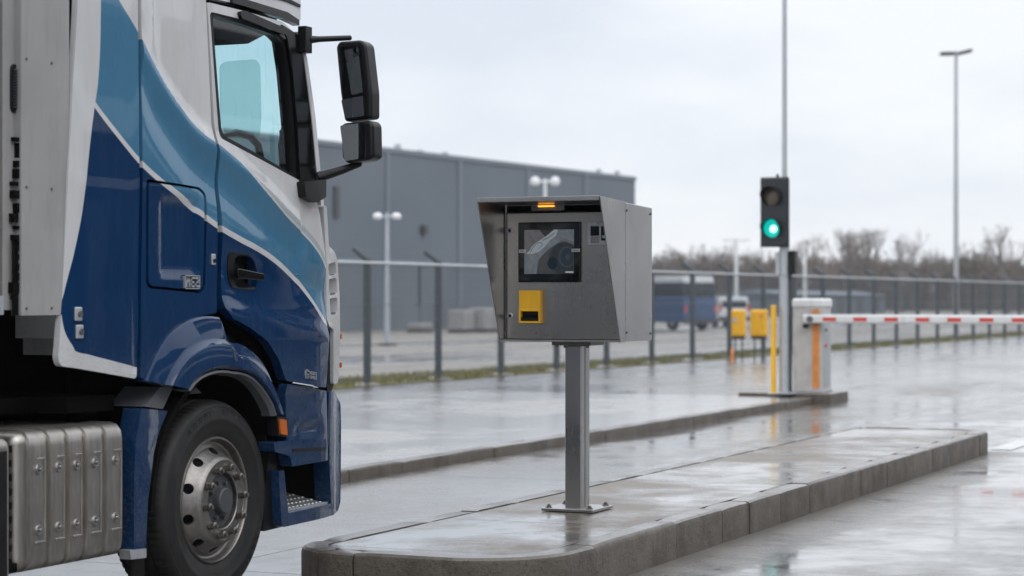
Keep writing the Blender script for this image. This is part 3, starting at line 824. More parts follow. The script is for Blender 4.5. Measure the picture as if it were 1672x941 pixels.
# handle
cy_, cz_ = sp(404, 444)
hb = panel('handle_recess', [(374, 412), (403, 415), (416, 423), (421.5, 445), (419.5, 470), (410, 474.5), (379, 469), (373.5, 458)], M['black'], door, off=.008, th=.03, rad=.03, step=.018,
           extra=lambda y, z: -.075*sm((.135-abs(y-cy_))/.035)*sm((.085-abs(z-cz_))/.035) if True else 0)
b = MB(); xx = X0+.022
b.prism(fillet([sp(376, 438), sp(419, 447), sp(419.5, 459), sp(377, 455)], .014), 'x', xx-.014, xx+.010)
b.build('handle', M['black_gloss'], door, .006)
# chrome name badge low on the door
def badge2():
    y0, z0 = sp(497.5, 616); y1, z1 = sp(521, 608)
    x = X0+bulge(y0, z0)+.006; b = MB(); w = y1-y0
    strokes(b, GL['G'], y0, z0-.006, w*.20, .042, x-.004, .008, .012)
    for row in range(2):
        zz = z0+.014-row*.022
        for k in range(5):
            yy = y0+w*(.30+.135*k)
            strokes(b, GL['MSE2E'[k-row]], yy, zz-.004*k*.6, w*.095, .013, x-.005-.0015*k, .0035, .010)
    b.build('badge', M['galv'], door, smooth=0)
badge2()
# skirt and step below the door
skirt = panel('door_skirt', [(465.5, 627), (533, 638.5), (535.5, 752), (476, 759), (473, 726), (468, 722)], M['blue'], off=.006, th=.05, rad=.012, step=.04,
              extra=lambda y, z: .012*sm((z-sp(500, 640)[1])/.03) - .012*sm((y-sp(478, 680)[0])/.02)*sm((sp(526, 680)[0]-y)/.02)*sm((z-sp(500, 714)[1])/.015)*sm((sp(500, 690)[1]-z)/.02))
panel('step_trim', [(447, 722), (472, 719), (533, 717), (535, 752), (477, 762), (474, 745), (449, 738)], M['blue'], off=.028, th=.09, rad=.01, step=.05)
panel('trim_strip', [(478, 733), (532, 730), (532, 735), (478, 739)], M['black'], off=.031, th=.01, step=.2)
mk = panel('marker_housing', [(452, 680), (470, 682), (472, 714), (454, 712)], M['black'], off=.02, th=.06, rad=.006, step=.1)
panel('marker_lamp', [(457, 684), (468, 686), (470, 711), (459, 709)], M['amber_lens'], mk, off=.03, th=.02, rad=.005, step=.1)
# step well: tread, frame, dark back
fr = panel('step_frame', [(455, 769), (464, 768), (471, 838), (540, 822), (541, 842), (463, 861), (460, 858)], M['blue'], off=.0, th=.05, rad=.008, step=.08)
y0, z0 = side(466, 836, X0); y1, z1 = side(541, 826, X0)
tr = MB().prism([(X0-.30, z0+.03), (X0-.012, z0-.03), (X0-.012, z0-.002), (X0-.30, z0+.058)], 'y', y0+.01, y1-.01).build('step_tread', M['tread'], truck, .004)
b = MB()
for i in range(11):
    for j in range(5):
        q = .03+.055*j; b.cyl((X0-.02-q, y0+.04+i*(y1-y0-.08)/10, z0+q*.2), (X0-.02-q, y0+.04+i*(y1-y0-.08)/10, z0+q*.2+.007), .013, .009, 10)
b.box((X0-.035, y0+.02, z0-.001), (X0-.013, y1-.02, z0+.010))
b.build('tread_studs', M['galv'], tr)
MB().box((X0-.34, sp(440, 800)[0], .40), (X0-.30, y1+.1, 1.10)).box((X0-.30, y0-.10, .40), (X0-.06, y0-.02, .86)).box((X0-.30, y0-.1, .86), (X0-.05, y1, .90)).box((X0-.30, y1+.006, .36), (X0-.035, y1+.03, .90)).build('step_well', M['soot'], truck, smooth=0)
panel('inner_fender', [(440, 740), (456, 742), (458, 790), (463, 860), (430, 868), (432, 800)], M['black'], off=-.05, th=.2, rad=.01, step=.1)
# bumper corner and the strip up to the grille
panel('bumper_corner', [(537, 638), (548, 640), (556, 658), (557, 700), (556, 820), (552, 835), (541, 843), (541, 826), (538, 760), (535, 700)], M['blue'], off=-.0, th=.10, rad=.02, step=.04,
      shape=lambda y, z: -.03*sm((y-10.24)/.16)**1.5)
panel('corner_strip', [(532.5, 524), (544, 537), (545, 628), (541, 640), (534, 638)], M['black'], off=-.055, th=.10, rad=.008, step=.1, shape=None)
DEF = [(528, 335), (533.5, 337), (537, 402), (546, 410), (551, 425), (554.5, 480), (555.5, 545), (554, 612), (551, 626), (544.5, 628), (544.5, 538), (538, 533), (533.5, 522), (532.5, 420)]
cd = panel('corner_deflector', DEF, M['white_cab'], off=-.02, th=.05, rad=.015, step=.05, shape=lambda y, z: -.015*sm((y-10.25)/.12),
           holes=[[(536, 431), (548, 428), (550, 449), (537, 451)], [(537, 456), (550, 454), (551, 481), (538, 483)], [(538, 488), (551, 486), (551.5, 513), (540, 516)]], hrad=.02)
b = MB()
for py in (452, 484, 516):
    yy, zz = side(543, py, X0-.05); b.cbox((X0-.06, yy, zz), (.03, .07, .012), Matrix.Rotation(.5, 3, 'X'))
b.build('deflector_vanes', M['grey_plastic'], cd, .004)
for py in (549, 596):
    yy, zz = side(554, py, X0-.07); MB().cbox((X0-.055, yy-.012, zz), (.012, .014, .03)).build('clearance_lamp', M['amber_lens'], cd, .004)
# windscreen pillar
panel('windscreen_pillar', [(460, 40), (487, 57), (496, 100), (508, 195), (517, 290), (522, 322), (505, 318), (491, 300), (486, 205), (478, 115), (470, 64)], M['black_gloss'], off=.012, th=.10, step=.06, rad=.008)
panel('pillar_edge', [(488, 52), (492, 52), (502, 98), (515, 190), (524, 285), (529, 336), (524.5, 336), (518, 285), (509, 190), (497, 98)], M['white_cab'], off=.002, th=.14, step=.06)
# roof and its dark gutter lines
panel('roof_side', [(322, -240), (470, -240), (486, -60), (491, 0), (491, 34), (470, 30), (402, 10), (336, -4)], M['white_cab'], off=-.004, th=.05, step=.06, rad=.01)
panel('roof_gutter', [(380, -6), (405, 0), (470, 20), (489, 33), (489, 42), (466, 31), (402, 11), (380, 5)], M['black_gloss'], off=.012, th=.04, step=.08)
panel('roof_seam', [(430, -14), (472, -2), (491, 8), (491, 12), (470, 3), (430, -9)], M['black'], off=.004, th=.03, step=.1)

# cab body that closes the shell: roof, back, floor, far side, front
b = MB(); XL2 = X0-2.5
b.box((XL2, 7.98, 3.42), (X0-.05, 9.9, 3.50))
b.box((XL2+.02, 8.38, 1.28), (X0-.07, 8.44, 3.42))
b.box((XL2+.02, 8.44, 1.20), (X0-.14, 9.15, 1.30)); b.box((XL2+.02, 9.15, .98), (X0-.33, 10.24, 1.05))
b.box((XL2, 8.44, 1.30), (XL2+.05, 10.25, 2.02)); b.box((XL2, 8.44, 2.02), (XL2+.05, 9.15, 3.42)); b.box((XL2, 9.15, 2.9), (XL2+.05, 9.95, 3.42))
b.prism([(10.30, .98), (10.30, 1.95), (10.24, 2.0), (10.24, .98)], 'x', XL2+.06, X0-.10)
b.prism([(9.94, 2.98), (9.88, 3.42), (9.83, 3.42), (9.88, 2.98)], 'x', XL2+.06, X0-.07)
b.build('cab_shell', M['white_cab'], truck, smooth=0)
b = MB()
b.prism([(10.30, 1.94), (9.94, 3.0), (9.90, 3.0), (10.25, 1.94)], 'x', XL2+.02, XL2+.12)
b.build('far_pillar', M['black'], truck, smooth=0)
MB().add([(XL2+.10, 10.275, 1.95), (X0-.13, 10.275, 1.95), (X0-.13, 9.93, 2.985), (XL2+.10, 9.93, 2.985)], [(0, 1, 2, 3)]).build('windscreen', M['screen_glass'], truck, smooth=0)
sb = [face(*p_, 10.06) for p_ in ((359, 108), (368, 101), (418, 97), (425, 106), (427, 190), (424, 226), (372, 226), (361, 205))]
MB().prism(fillet(sb, .03), 'y', 10.055, 10.060).build('seat_reflection_pane', M['reflection_pane'], truck, smooth=0)  # tinted pane added to mimic the pale seat-shaped reflection in the window
b = MB(); b.box((XL2+.05, 8.45, 2.93), (X0-.13, 9.90, 3.0)); b.box((XL2+.06, 8.46, 1.31), (X0-.16, 8.52, 2.93))
b.prism([(9.93, 2.99), (9.93, 2.88), (9.72, 2.80), (9.68, 2.82), (9.70, 2.99)], 'x', XL2+.3, X0-.2)
b.box((X0-.30, 8.5, 2.72), (X0-.24, 9.12, 2.93))
b.build('cab_lining', M['interior'], truck, smooth=0)
b = MB(); b.prism(fillet([(10.22, 1.3), (10.22, 1.93), (10.05, 2.03), (9.82, 2.02), (9.72, 1.9), (9.75, 1.3)], .06), 'x', XL2+.15, X0-.16)
b.build('dashboard', M['interior'], truck)
sxc = X0-.62
b = MB(); b.cbox((sxc, 9.02, 2.02), (.46, .14, .66), Matrix.Rotation(R(-9), 3, 'X')); b.cbox((sxc, 8.94, 2.48), (.34, .10, .30), Matrix.Rotation(R(-6), 3, 'X')); b.cbox((sxc, 9.25, 1.62), (.48, .52, .18))
b.build('passenger_seat', M['seat'], truck, .05, 3)
sxc = X0-1.85
b = MB(); b.cbox((sxc, 9.02, 2.02), (.46, .14, .66), Matrix.Rotation(R(-9), 3, 'X')); b.cbox((sxc, 8.94, 2.48), (.34, .10, .30), Matrix.Rotation(R(-6), 3, 'X')); b.cbox((sxc, 9.25, 1.62), (.48, .52, .18))
b.build('driver_seat', M['seat'], truck, .05, 3)
b = MB(); b.lathe([(.20+.018*math.cos(t*math.pi/4), .018*math.sin(t*math.pi/4)) for t in range(8)], (0, 0, 0), 'z', 40, closed=True)
mt = Matrix.Rotation(R(62), 3, 'X')
b.v = [mt @ p + Vector((sxc, 9.62, 2.10)) for p in b.v]; b.cyl((sxc, 9.62, 2.10), (sxc, 9.85, 1.95), .04)
b.build('steering_wheel', M['black'], truck)
# grab handle inside the door pillar and a curved pod by the window sill
b = MB(); pts = [face(*p, 10.02) for p in ((481, 208), (474, 216), (472, 240), (474, 270), (480, 290))]
b.tube([(x-.03, 9.98, z) for x, z in pts], .014, 8); b.build('grab_handle', M['black'], truck)
pod = [side(*p, X0-.3) for p in ((362, 222), (385, 217), (408, 222), (421, 236), (427, 262))]
b = MB(); b.tube([(X0-.30, y_, z_) for y_, z_ in pod], [.012, .02, .022, .022, .02], 10); b.build('sill_mirror_pod', M['black'], truck)

# mirrors on their arms
def mirrors():
    ym = 10.22
    def F(q): return [face(a, b_, ym) for a, b_ in q]
    ar = MB()
    p = Vector((*([face(503, 65, 10.0)[0], 10.0]), face(503, 65, 10.0)[1])); x, z = face(572, 62, 10.3)
    ar.tube([p, p.lerp(Vector((x, 10.3, z)), .25), Vector((x, 10.3, z))], [.024, .017, .015], 10)
    x, z = face(498, 56, 9.98); ar.cbox((x, 9.98, z-.03), (.05, .07, .14))
    ar.build('mirror_arm', M['black'], truck, .004); ar = MB()
    x1_, z1_ = face(518, 290, 10.12); x2_, z2_ = face(560, 277, 10.22); x3_, z3_ = face(587, 268, 10.30)
    ar.tube([(x1_, 10.12, z1_), (x2_, 10.22, z2_), (x3_, 10.30, z3_), (x3_+.005, 10.30, z3_+.05)], [.030, .024, .018, .018], 10)
    arm = ar.build('mirror_arm', M['black'], truck, .004)
    panel('mirror_bracket', [(497, 297), (533, 293), (533, 322), (518, 331), (500, 322)], M['black'], off=.05, th=.10, rad=.012, step=.1)
    up = F([(548, 76), (553, 68), (588, 65), (597, 72), (606, 150), (606, 193), (562, 199), (555, 150)])
    h = MB().prism(fillet(up, .02), 'y', ym, ym+.11).build('mirror_housing', M['black'], truck, .018, 3)
    rt = Matrix.Rotation(R(0), 3, 'Z')
    MB().prism(fillet(F([(554, 78), (588, 74), (597, 150), (598, 190), (565, 195), (559, 150)]), .012), 'y', ym-.004, ym+.002).build('mirror_bezel', M['black_gloss'], h)
    MB().prism(fillet(F([(564, 82), (586, 78), (594, 151), (576, 156)]), .008), 'y', ym-.012, ym-.007).turn(face(580, 115, ym)[0], .035).build('main_mirror_glass', M['mirror'], h)
    MB().prism(fillet(F([(559, 164), (594, 157), (596, 190), (565, 194)]), .008), 'y', ym-.012, ym-.007).turn(face(578, 176, ym)[0], .02).build('small_mirror_glass', M['mirror'], h)
    lo = F([(557, 206), (562, 201), (605, 197), (610, 204), (611, 256), (603, 262), (566, 267), (559, 258)])
    h = MB().prism(fillet(lo, .02), 'y', ym-.01, ym+.11).build('mirror_housing', M['black'], truck, .020, 3)
    MB().prism(fillet(F([(560, 206), (598, 201), (600, 258), (567, 264)]), .012), 'y', ym-.024, ym-.019).turn(face(582, 230, ym)[0], .12).build('wide_mirror_glass', M['mirror'], h)
mirrors()

# wheel-arch flares (two pieces) and the mudguard behind the wheel
def resample(c, n):
    c = [Vector(p) for p in c]; L = [0]
    for i in range(1, len(c)): L.append(L[-1]+(c[i]-c[i-1]).length)
    out = []
    for k in range(n+1):
        s_ = L[-1]*k/n
        for i in range(1, len(L)):
            if s_ <= L[i]+1e-9: out.append(c[i-1].lerp(c[i], (s_-L[i-1])/(L[i]-L[i-1]))); break
    return out
def smooth_px(c, n=24):
    """Catmull-Rom through pixel points"""
    c = [Vector(p) for p in c]; c = [c[0]*2-c[1]] + c + [c[-1]*2-c[-2]]; out = []
    for i in range(1, len(c)-2):
        for k in range(n):
            t = k/n; p0, p1, p2, p3 = c[i-1:i+3]
            out.append((.5*((2*p1)+(p2-p0)*t+(2*p0-5*p1+4*p2-p3)*t*t+(3*p1-p0-3*p2+p3)*t**3))[:])
    return out + [c[-2][:]]
def flare(name, outer, inner_, prof, mat, n=36):
    A_ = resample([sp(*p) for p in smooth_px(outer)], n); B_ = resample([sp(*p) for p in smooth_px(inner_)], n)
    vs, fs = [], []; m = len(prof)
    for i in range(n+1):
        for t, off in prof:
            p = A_[i].lerp(B_[i], t); vs.append((X0+bulge(8.8, 1.2)+off, p.x, p.y))
    for i in range(n):
        for j in range(m-1): fs.append((i*m+j, i*m+j+1, (i+1)*m+j+1, (i+1)*m+j))
    fs += [tuple(range(m)), tuple(range(n*m, n*m+m))]
    return MB().add(vs, fs).build(name, mat, truck, smooth=30)
PROF = [(0, -.05), (0, .012), (.04, .020), (.40, .030), (.44, .034), (.52, .058), (.57, .062), (.93, .064), (.97, .058), (1.0, .045), (1.0, -.02)]
flare('wheel_arch', [(234, 622), (243, 598), (255, 573), (273, 546), (300, 526), (328, 517), (354, 518), (374, 556)][:7], [(293, 636), (303, 622), (316, 612), (330, 606), (343, 603), (360, 603), (373, 605)], PROF, M['blue'])
flare('wheel_arch', [(355, 519), (366, 541), (376, 558), (398, 563), (424, 584), (443, 618), (460, 678)], [(374, 605), (386, 606), (403, 612), (418, 625), (430, 641), (440, 658), (447, 676)], PROF, M['blue'])
flare('arch_trim', [(294, 637), (303, 624), (316, 614), (330, 608), (343, 605), (360, 605), (374, 607), (386, 608), (403, 614), (418, 627), (430, 643), (440, 660), (446, 678)],
      [(300, 640), (308, 629), (319, 620), (331, 614.5), (343, 612), (360, 612), (373, 614), (385, 615), (400, 621), (414, 633), (425, 648), (434, 664), (440, 680)], [(0, -.05), (0, .045), (.5, .05), (1, .03), (1, -.02)], M['grey_plastic'])
MG = [(231, 667), (274, 671), (263, 697), (250, 749), (242, 813), (238, 900), (219, 900), (219, 786), (222, 717)]
panel('mudguard', MG, M['blue'], off=.0, th=.10, rad=.01, step=.06, shape=lambda y, z: -.02*sm((y-sp(245, 700)[0])/.1))
panel('mudguard_bracket', [(236, 664), (262, 632), (282, 634), (266, 668)], M['grey_plastic'], off=-.03, th=.2, step=.1)
panel('mudguard_foot', [(212, 899), (239, 896), (239, 911), (214, 914)], M['galv'], off=.005, th=.06, step=.1)
panel('mud_flap', [(219, 911), (236, 911), (236, 1010), (219, 1010)], M['black'], off=-.01, th=.02, step=.2)

# wheels
WY, WZ = side(352, 817, X0-.02)
WR = .496
def wheel(cx, cy, r, parent, sgn=1):
    c = Vector((cx, cy, WZ)); s_ = r/.5
    hub = MB()
    pr = [(.300, -.03), (.312, -.006), (.330, .004), (.365, .016), (.392, .020), (.398, .0235), (.410, .0235), (.416, .020), (.445, .019), (.462, .011), (.466, .013), (.474, .010), (.487, -.006), (.496, -.022), (.500, -.040), (.500, -.075), (.490, -.078), (.490, -.090), (.500, -.093), (.500, -.14), (.490, -.143), (.490, -.157), (.500, -.16), (.500, -.21), (.490, -.213), (.490, -.225), (.500, -.228), (.500, -.262), (.485, -.285), (.42, -.31), (.31, -.29)]
    def tread(i, j):
        if j in (13, 14, 15, 27, 28) and i % 3 == 0: return -.006*s_
        return 0
    ty = MB().lathe([(q*s_, sgn*t) for q, t in pr], c, 'x', 240, tread).build('tyre', M['rubber'], parent, smooth=32)
    # sidewall blocks
    b = MB()
    rnd = random.Random(5)
    for a0, n_ in ((62, 7), (100, 9), (242, 8), (310, 6)):
        for k in range(n_):
            a = R(a0+k*3.6); r0, r1 = .425*s_, .452*s_
            for (u0, v0), (u1, v1) in (((0, 0), (0, 1)), ((0, 1), (.6, 1)), ((.6, 1), (.6, 0))) if k % 2 else (((0, 0), (0, 1)), ((0, .5), (.6, .5)), ((0, 1), (.6, 1))):
                f = lambda u, v: c+Vector((sgn*.019, math.cos(a+u*R(3))*(r0+(r1-r0)*v), math.sin(a+u*R(3))*(r0+(r1-r0)*v)))
                b.cyl(f(u0, v0), f(u1, v1), .0025, n=4)
    b.build('tyre_relief', M['rubber'], parent, smooth=0)
    # disc with hand holes cut through it
    disc = MB().lathe([(q*s_, sgn*t) for q, t in [(.318, -.004), (.314, .004), (.306, .005), (.300, -.002), (.296, -.020), (.290, -.032), (.280, -.036), (.262, -.030), (.238, .000), (.222, .030), (.212, .046), (.203, .052), (.196, .052), (.192, .048), (.143, .047), (.139, .043), (.137, .02), (.145, .02), (.19, .03), (.21, .02), (.225, -.02), (.262, -.055), (.285, -.06), (.31, -.05), (.32, -.03)]], c, 'x', 120, closed=True).build('rim', M['rim'], parent, smooth=30)
    cut = MB()
    for k in range(10):
        a = 2*math.pi*(k+.5)/10
        d = Vector((0, math.cos(a), math.sin(a)))
        p = c+d*.252*s_
        nrm = (Vector((sgn*.7, 0, 0))+d*.7).normalized()
        cut.cyl(p-nrm*.06, p+nrm*.06, .027*s_, n=20)
    for a in (R(195),):
        d = Vector((0, math.cos(a), math.sin(a))); p = c+d*.26*s_; nrm = (Vector((sgn*.7, 0, 0))+d*.7).normalized(); cut.cyl(p-nrm*.06, p+nrm*.06, .011, n=12)
    co = cut.build('rim_cutter', M['soot'], parent, smooth=0)
    bo = disc.modifiers.new('holes', 'BOOLEAN'); bo.object = co; bo.solver = 'EXACT'
    dg = bpy.context.evaluated_depsgraph_get(); me = bpy.data.meshes.new_from_object(disc.evaluated_get(dg))
    disc.modifiers.clear(); disc.data = me
    me.set_sharp_from_angle(angle=R(30))
    bpy.data.objects.remove(co)
    for k in range(10):
        nb = MB()
        a = 2*math.pi*k/10+.1; p = c+Vector((sgn*.047, math.cos(a)*.1675*s_, math.sin(a)*.1675*s_)); ux = Vector((sgn, 0, 0))
        nb.cyl(p, p+ux*.007, .0235, n=20); nb.cyl(p+ux*.007, p+ux*.032, .0200, .0185, n=6); nb.cyl(p+ux*.032, p+ux*.036, .0185, .013, n=12); nb.cyl(p+ux*.030, p+ux*.046, .0105, n=12)
        nb.build('wheel_nut', M['rim'], parent)
    hb_ = MB().lathe([(.139*s_, .0), (.134*s_, sgn*.024), (.104*s_, sgn*.022), (.066*s_, sgn*.030), (.064*s_, sgn*.062), (.058*s_, sgn*.068), (.0005, sgn*.069)], c, 'x', 48)
    for k in range(8):
        a = 2*math.pi*k/8+.3; p = c+Vector((sgn*.026, math.cos(a)*.092*s_, math.sin(a)*.092*s_)); hb_.cyl(p, p+Vector((sgn*.018, 0, 0)), .010, n=8)
    hb_.lathe([(.30, -sgn*.09), (.05, -sgn*.09)], c, 'x', 32)
    hb_.build('hub', M['dark_grey'], parent)
for cx, cy, sgn in ((X0-.025, WY, 1), (XL2+.025, WY, -1), (X0-.03, 4.2, 1), (XL2+.03, 4.2, -1)):
    w = bpy.data.objects.new('wheel', None); w.location = (cx-TC.x, cy-TC.y, 0); w.parent = truck; link(w, (cx, cy, 0))
    wheel(cx, cy, WR, w, sgn)

# frame, engine, axle, inner arches: the dark underside
b = MB(); XM = X0-1.25
b.box((XM-.45, 3.0, .62), (XM-.37, 10.1, .90)); b.box((XM+.37, 3.0, .62), (XM+.45, 10.1, .90))
b.box((XM-.40, 8.2, .5), (XM+.40, 9.9, 1.27)); b.box((XL2+.35, 3.0, .95), (X0-.35, 8.2, 1.02))
b.cyl((X0-.3, WY, WZ), (XL2+.3, WY, WZ), .07); b.cyl((X0-.3, 4.2, WZ), (XL2+.3, 4.2, WZ), .12)
b.box((X0-.75, 5.6, .35), (X0-.68, 8.55, 1.45)); b.box((XL2+.68, 5.6, .35), (XL2+.75, 8.55, 1.45))
b.box((X0-.70, 8.05, .95), (X0-.15, 8.42, 1.02))
b.build('chassis', M['soot'], truck, smooth=0)
b = MB(); n = 28
for ri, xa_, xb_ in ((.60, X0-.44, X0-.015),):
    vs, fs = [], []
    for i in range(n+1):
        a = R(8+172*i/n); y_, z_ = WY+.04+ri*math.cos(a)*.98, WZ+ri*math.sin(a)*1.02
        vs += [(xa_, y_, z_), (xb_, y_, z_), (xb_, WY+.04+(ri+.03)*math.cos(a)*.98, WZ+(ri+.03)*math.sin(a)*1.02), (xa_, WY+.04+(ri+.03)*math.cos(a)*.98, WZ+(ri+.03)*math.sin(a)*1.02)]
    for i in range(n):
        for j in range(4): fs.append((i*4+j, i*4+(j+1) % 4, (i+1)*4+(j+1) % 4, (i+1)*4+j))
    b.add(vs, fs); b.box((xa_-.03, WY-.62, .35), (xa_, WY+.62, 1.28))
b.build('arch_liner', M['soot'], truck)

# aluminium tank
TY0, _ = side(36, 800, X0); TY1, _ = side(207, 800, X0)
TZ0, TZ1 = side(120, 920, X0)[1]-.005, side(120, 699, X0)[1]
tank = MB().box((X0-.66, TY0, TZ0), (X0-.024, TY1, TZ1)).build('fuel_tank', M['alu'], truck, .055, 5)
for k, (pa, pb_) in enumerate(((50, 79), (84.5, 109.5), (114.5, 138), (143.5, 170), (176, 203))):
    ya, yb_ = side(pa, 800, X0)[0], side(pb_, 800, X0)[0]; zc = (TZ0+TZ1)/2; hz = (TZ1-TZ0)/2
    vs, fs = [], []
    # pressed rib that wraps over the rounded shoulders
    prof = [(-.16, hz+.006), (-.06, hz+.006), (-.025, hz-.004), (-.003, hz-.032), (.004, hz-.07), (.006, hz-.14), (.006, -hz+.14), (.004, -hz+.07), (-.003, -hz+.032), (-.025, -hz+.004), (-.06, -hz-.004)]
    for yy, dd in ((ya, -.026), (ya+.007, .0), (yb_-.007, .0), (yb_, -.026)):
        for xo, zo in prof: vs.append((X0-.012+xo+dd*(1 if abs(zo) < hz-.05 else .4), yy, zc+zo+dd*(0 if abs(zo) < hz-.05 else (.7 if zo > 0 else -.7))))
    m_ = len(prof)
    for i in range(3):
        for j in range(m_-1): fs.append((i*m_+j, i*m_+j+1, (i+1)*m_+j+1, (i+1)*m_+j))
    rb = MB().add(vs, fs).build('tank_rib', M['alu'], tank, smooth=50)
    # sunken flute and bolts
    fl_ = MB(); ym_ = (ya+yb_)/2+.005; xf = X0-.006
    wv = (yb_-ya)*.5
    fl_.prism([(ym_+wv*.55, zc+hz-.12), (ym_+wv*.68, zc+hz-.12), (ym_+wv*.72, zc), (ym_+wv*.68, zc-hz+.13), (ym_+wv*.55, zc-hz+.13), (ym_+wv*.60, zc)], 'x', xf-.002, xf+.005)
    fl_.prism([(ym_-wv*.5, zc-hz+.115), (ym_+wv*.68, zc-hz+.115), (ym_+wv*.68, zc-hz+.128), (ym_-wv*.5, zc-hz+.128)], 'x', xf-.002, xf+.006)
    fl_.prism([(ym_-wv*.2, zc+hz-.115), (ym_+wv*.68, zc+hz-.115), (ym_+wv*.68, zc+hz-.128), (ym_-wv*.2, zc+hz-.128)], 'x', xf-.002, xf+.005)
    fl_.build('rib_pressing', M['alu'], tank, .003)
    for zz in (zc+hz-.165, zc-hz+.175):
        bo = MB().lathe([(.024, 0), (.022, .007), (.014, .008), (.013, .004), (.010, .004), (.009, .018), (.0005, .019)], (xf, ym_-wv*.05, zz), 'x', 20)
        bo.build('rib_bolt', M['steel'], tank)
# neighbouring battery box, only its shoulder in view
BY0, BY1 = side(-120, 800, X0)[0], side(22, 800, X0)[0]
bx = MB().box((X0-.6, BY0, .25), (X0+.0, BY1, side(10, 714, X0)[1])).build('battery_box', M['alu'], truck, .05, 4)
MB().box((X0-.01, BY0+.05, .30), (X0+.006, BY1-.045, side(10, 735, X0)[1])).build('box_lid', M['black'], bx, .01)
b = MB(); yq = side(24, 800, X0)[0]
for i in range(9): b.cbox((X0-.04, yq+.004, .35+i*.06), (.03, .02, .03))
b.build('box_hinges', M['soot'], bx)
MB().box((X0-.55, BY1-.02, .3), (X0-.04, TY0+.02, .34)).box((X0-.55, BY0, .86), (X0-.45, TY1, .89)).build('tank_bracket', M['soot'], truck)

# grey wind wing behind the fairing, then the gap and the body
wx = X0-.035
def wing():
    ya, yb_ = side(36, 300, wx)[0], side(104, 300, wx)[0]
    z0 = side(60, 515, wx)[1]
    p = fillet([(ya, wx-.02), (ya, wx-.06), (yb_+.02, wx-.10), (yb_+.05, wx-.06), (yb_+.03, wx+.012), (yb_-.03, wx+.012), (yb_-.05, wx), (ya, wx)], .012, 4)
    b = MB().prism([(x_, y_) for y_, x_ in p], 'z', z0, 3.6)
    o = b.build('wind_wing', M['deflector'], truck, smooth=35)
    q = MB()
    for zz in (z0+.03, z0+.55, z0+1.1):
        q.cyl((wx, ya+.03, zz), (wx+.004, ya+.03, zz), .006, n=10); q.cyl((wx, yb_-.09, zz), (wx+.004, yb_-.09, zz), .006, n=10)
    q.build('wing_rivets', M['steel_dark'], o)
wing()
gx = X0-.075
gb = MB().box((gx-.03, side(4, 300, gx)[0], 1.42), (gx, side(60, 300, gx)[0], 3.6)).build('gap_panel', M['deflector'], truck)
ly0, lz1 = side(16, 104, gx); ly1, lz0 = side(34, 186, gx)
vb = MB().prism(fillet([(ly0, lz0), (ly1+.03, lz0), (ly1+.03, lz1), (ly0, lz1)], .03), 'x', gx-.004, gx+.010).build('vent', M['black'], gb, .004)
b = MB()
for i in range(14): b.cbox((gx+.012, (ly0+ly1)/2+.015, lz0+.025+i*(lz1-lz0-.05)/13), (.014, ly1-ly0+.01, .005), Matrix.Rotation(.5, 3, 'Y'))
b.build('vent_louvres', M['dark_grey'], gb)
b = MB(); rnd = random.Random(9)
for py in (228, 240, 252, 268, 284, 300, 318, 340, 356, 372, 388, 402, 420, 436, 452, 470, 486):
    yy, zz = side(rnd.uniform(17, 27), py, gx); b.cbox((gx+.012, yy, zz), (.03, rnd.uniform(.02, .06), rnd.uniform(.012, .05)))
for i in range(3): b.tube([(gx+.02, side(16+5*i, p_, gx)[0], side(20, p_, gx)[1]) for p_ in (515, 470, 430, 390+10*i)], .008, 6)
b.build('air_lines', M['soot'], gb)
cb = MB().box((XL2, 2.4, 1.40), (X0-.04, side(12, 300, X0)[0], 3.75)).build('cargo_body', M['deflector'], truck, .02)
b = MB()
for yy in (7.05, 6.2, 5.35, 4.5, 3.65): b.box((X0-.041, yy, 1.5), (X0-.032, yy+.02, 3.7))
b.box((X0-.042, 2.5, 1.40), (X0-.022, side(13, 480, X0)[0], 1.48)); b.build('body_rails', M['galv'], cb)

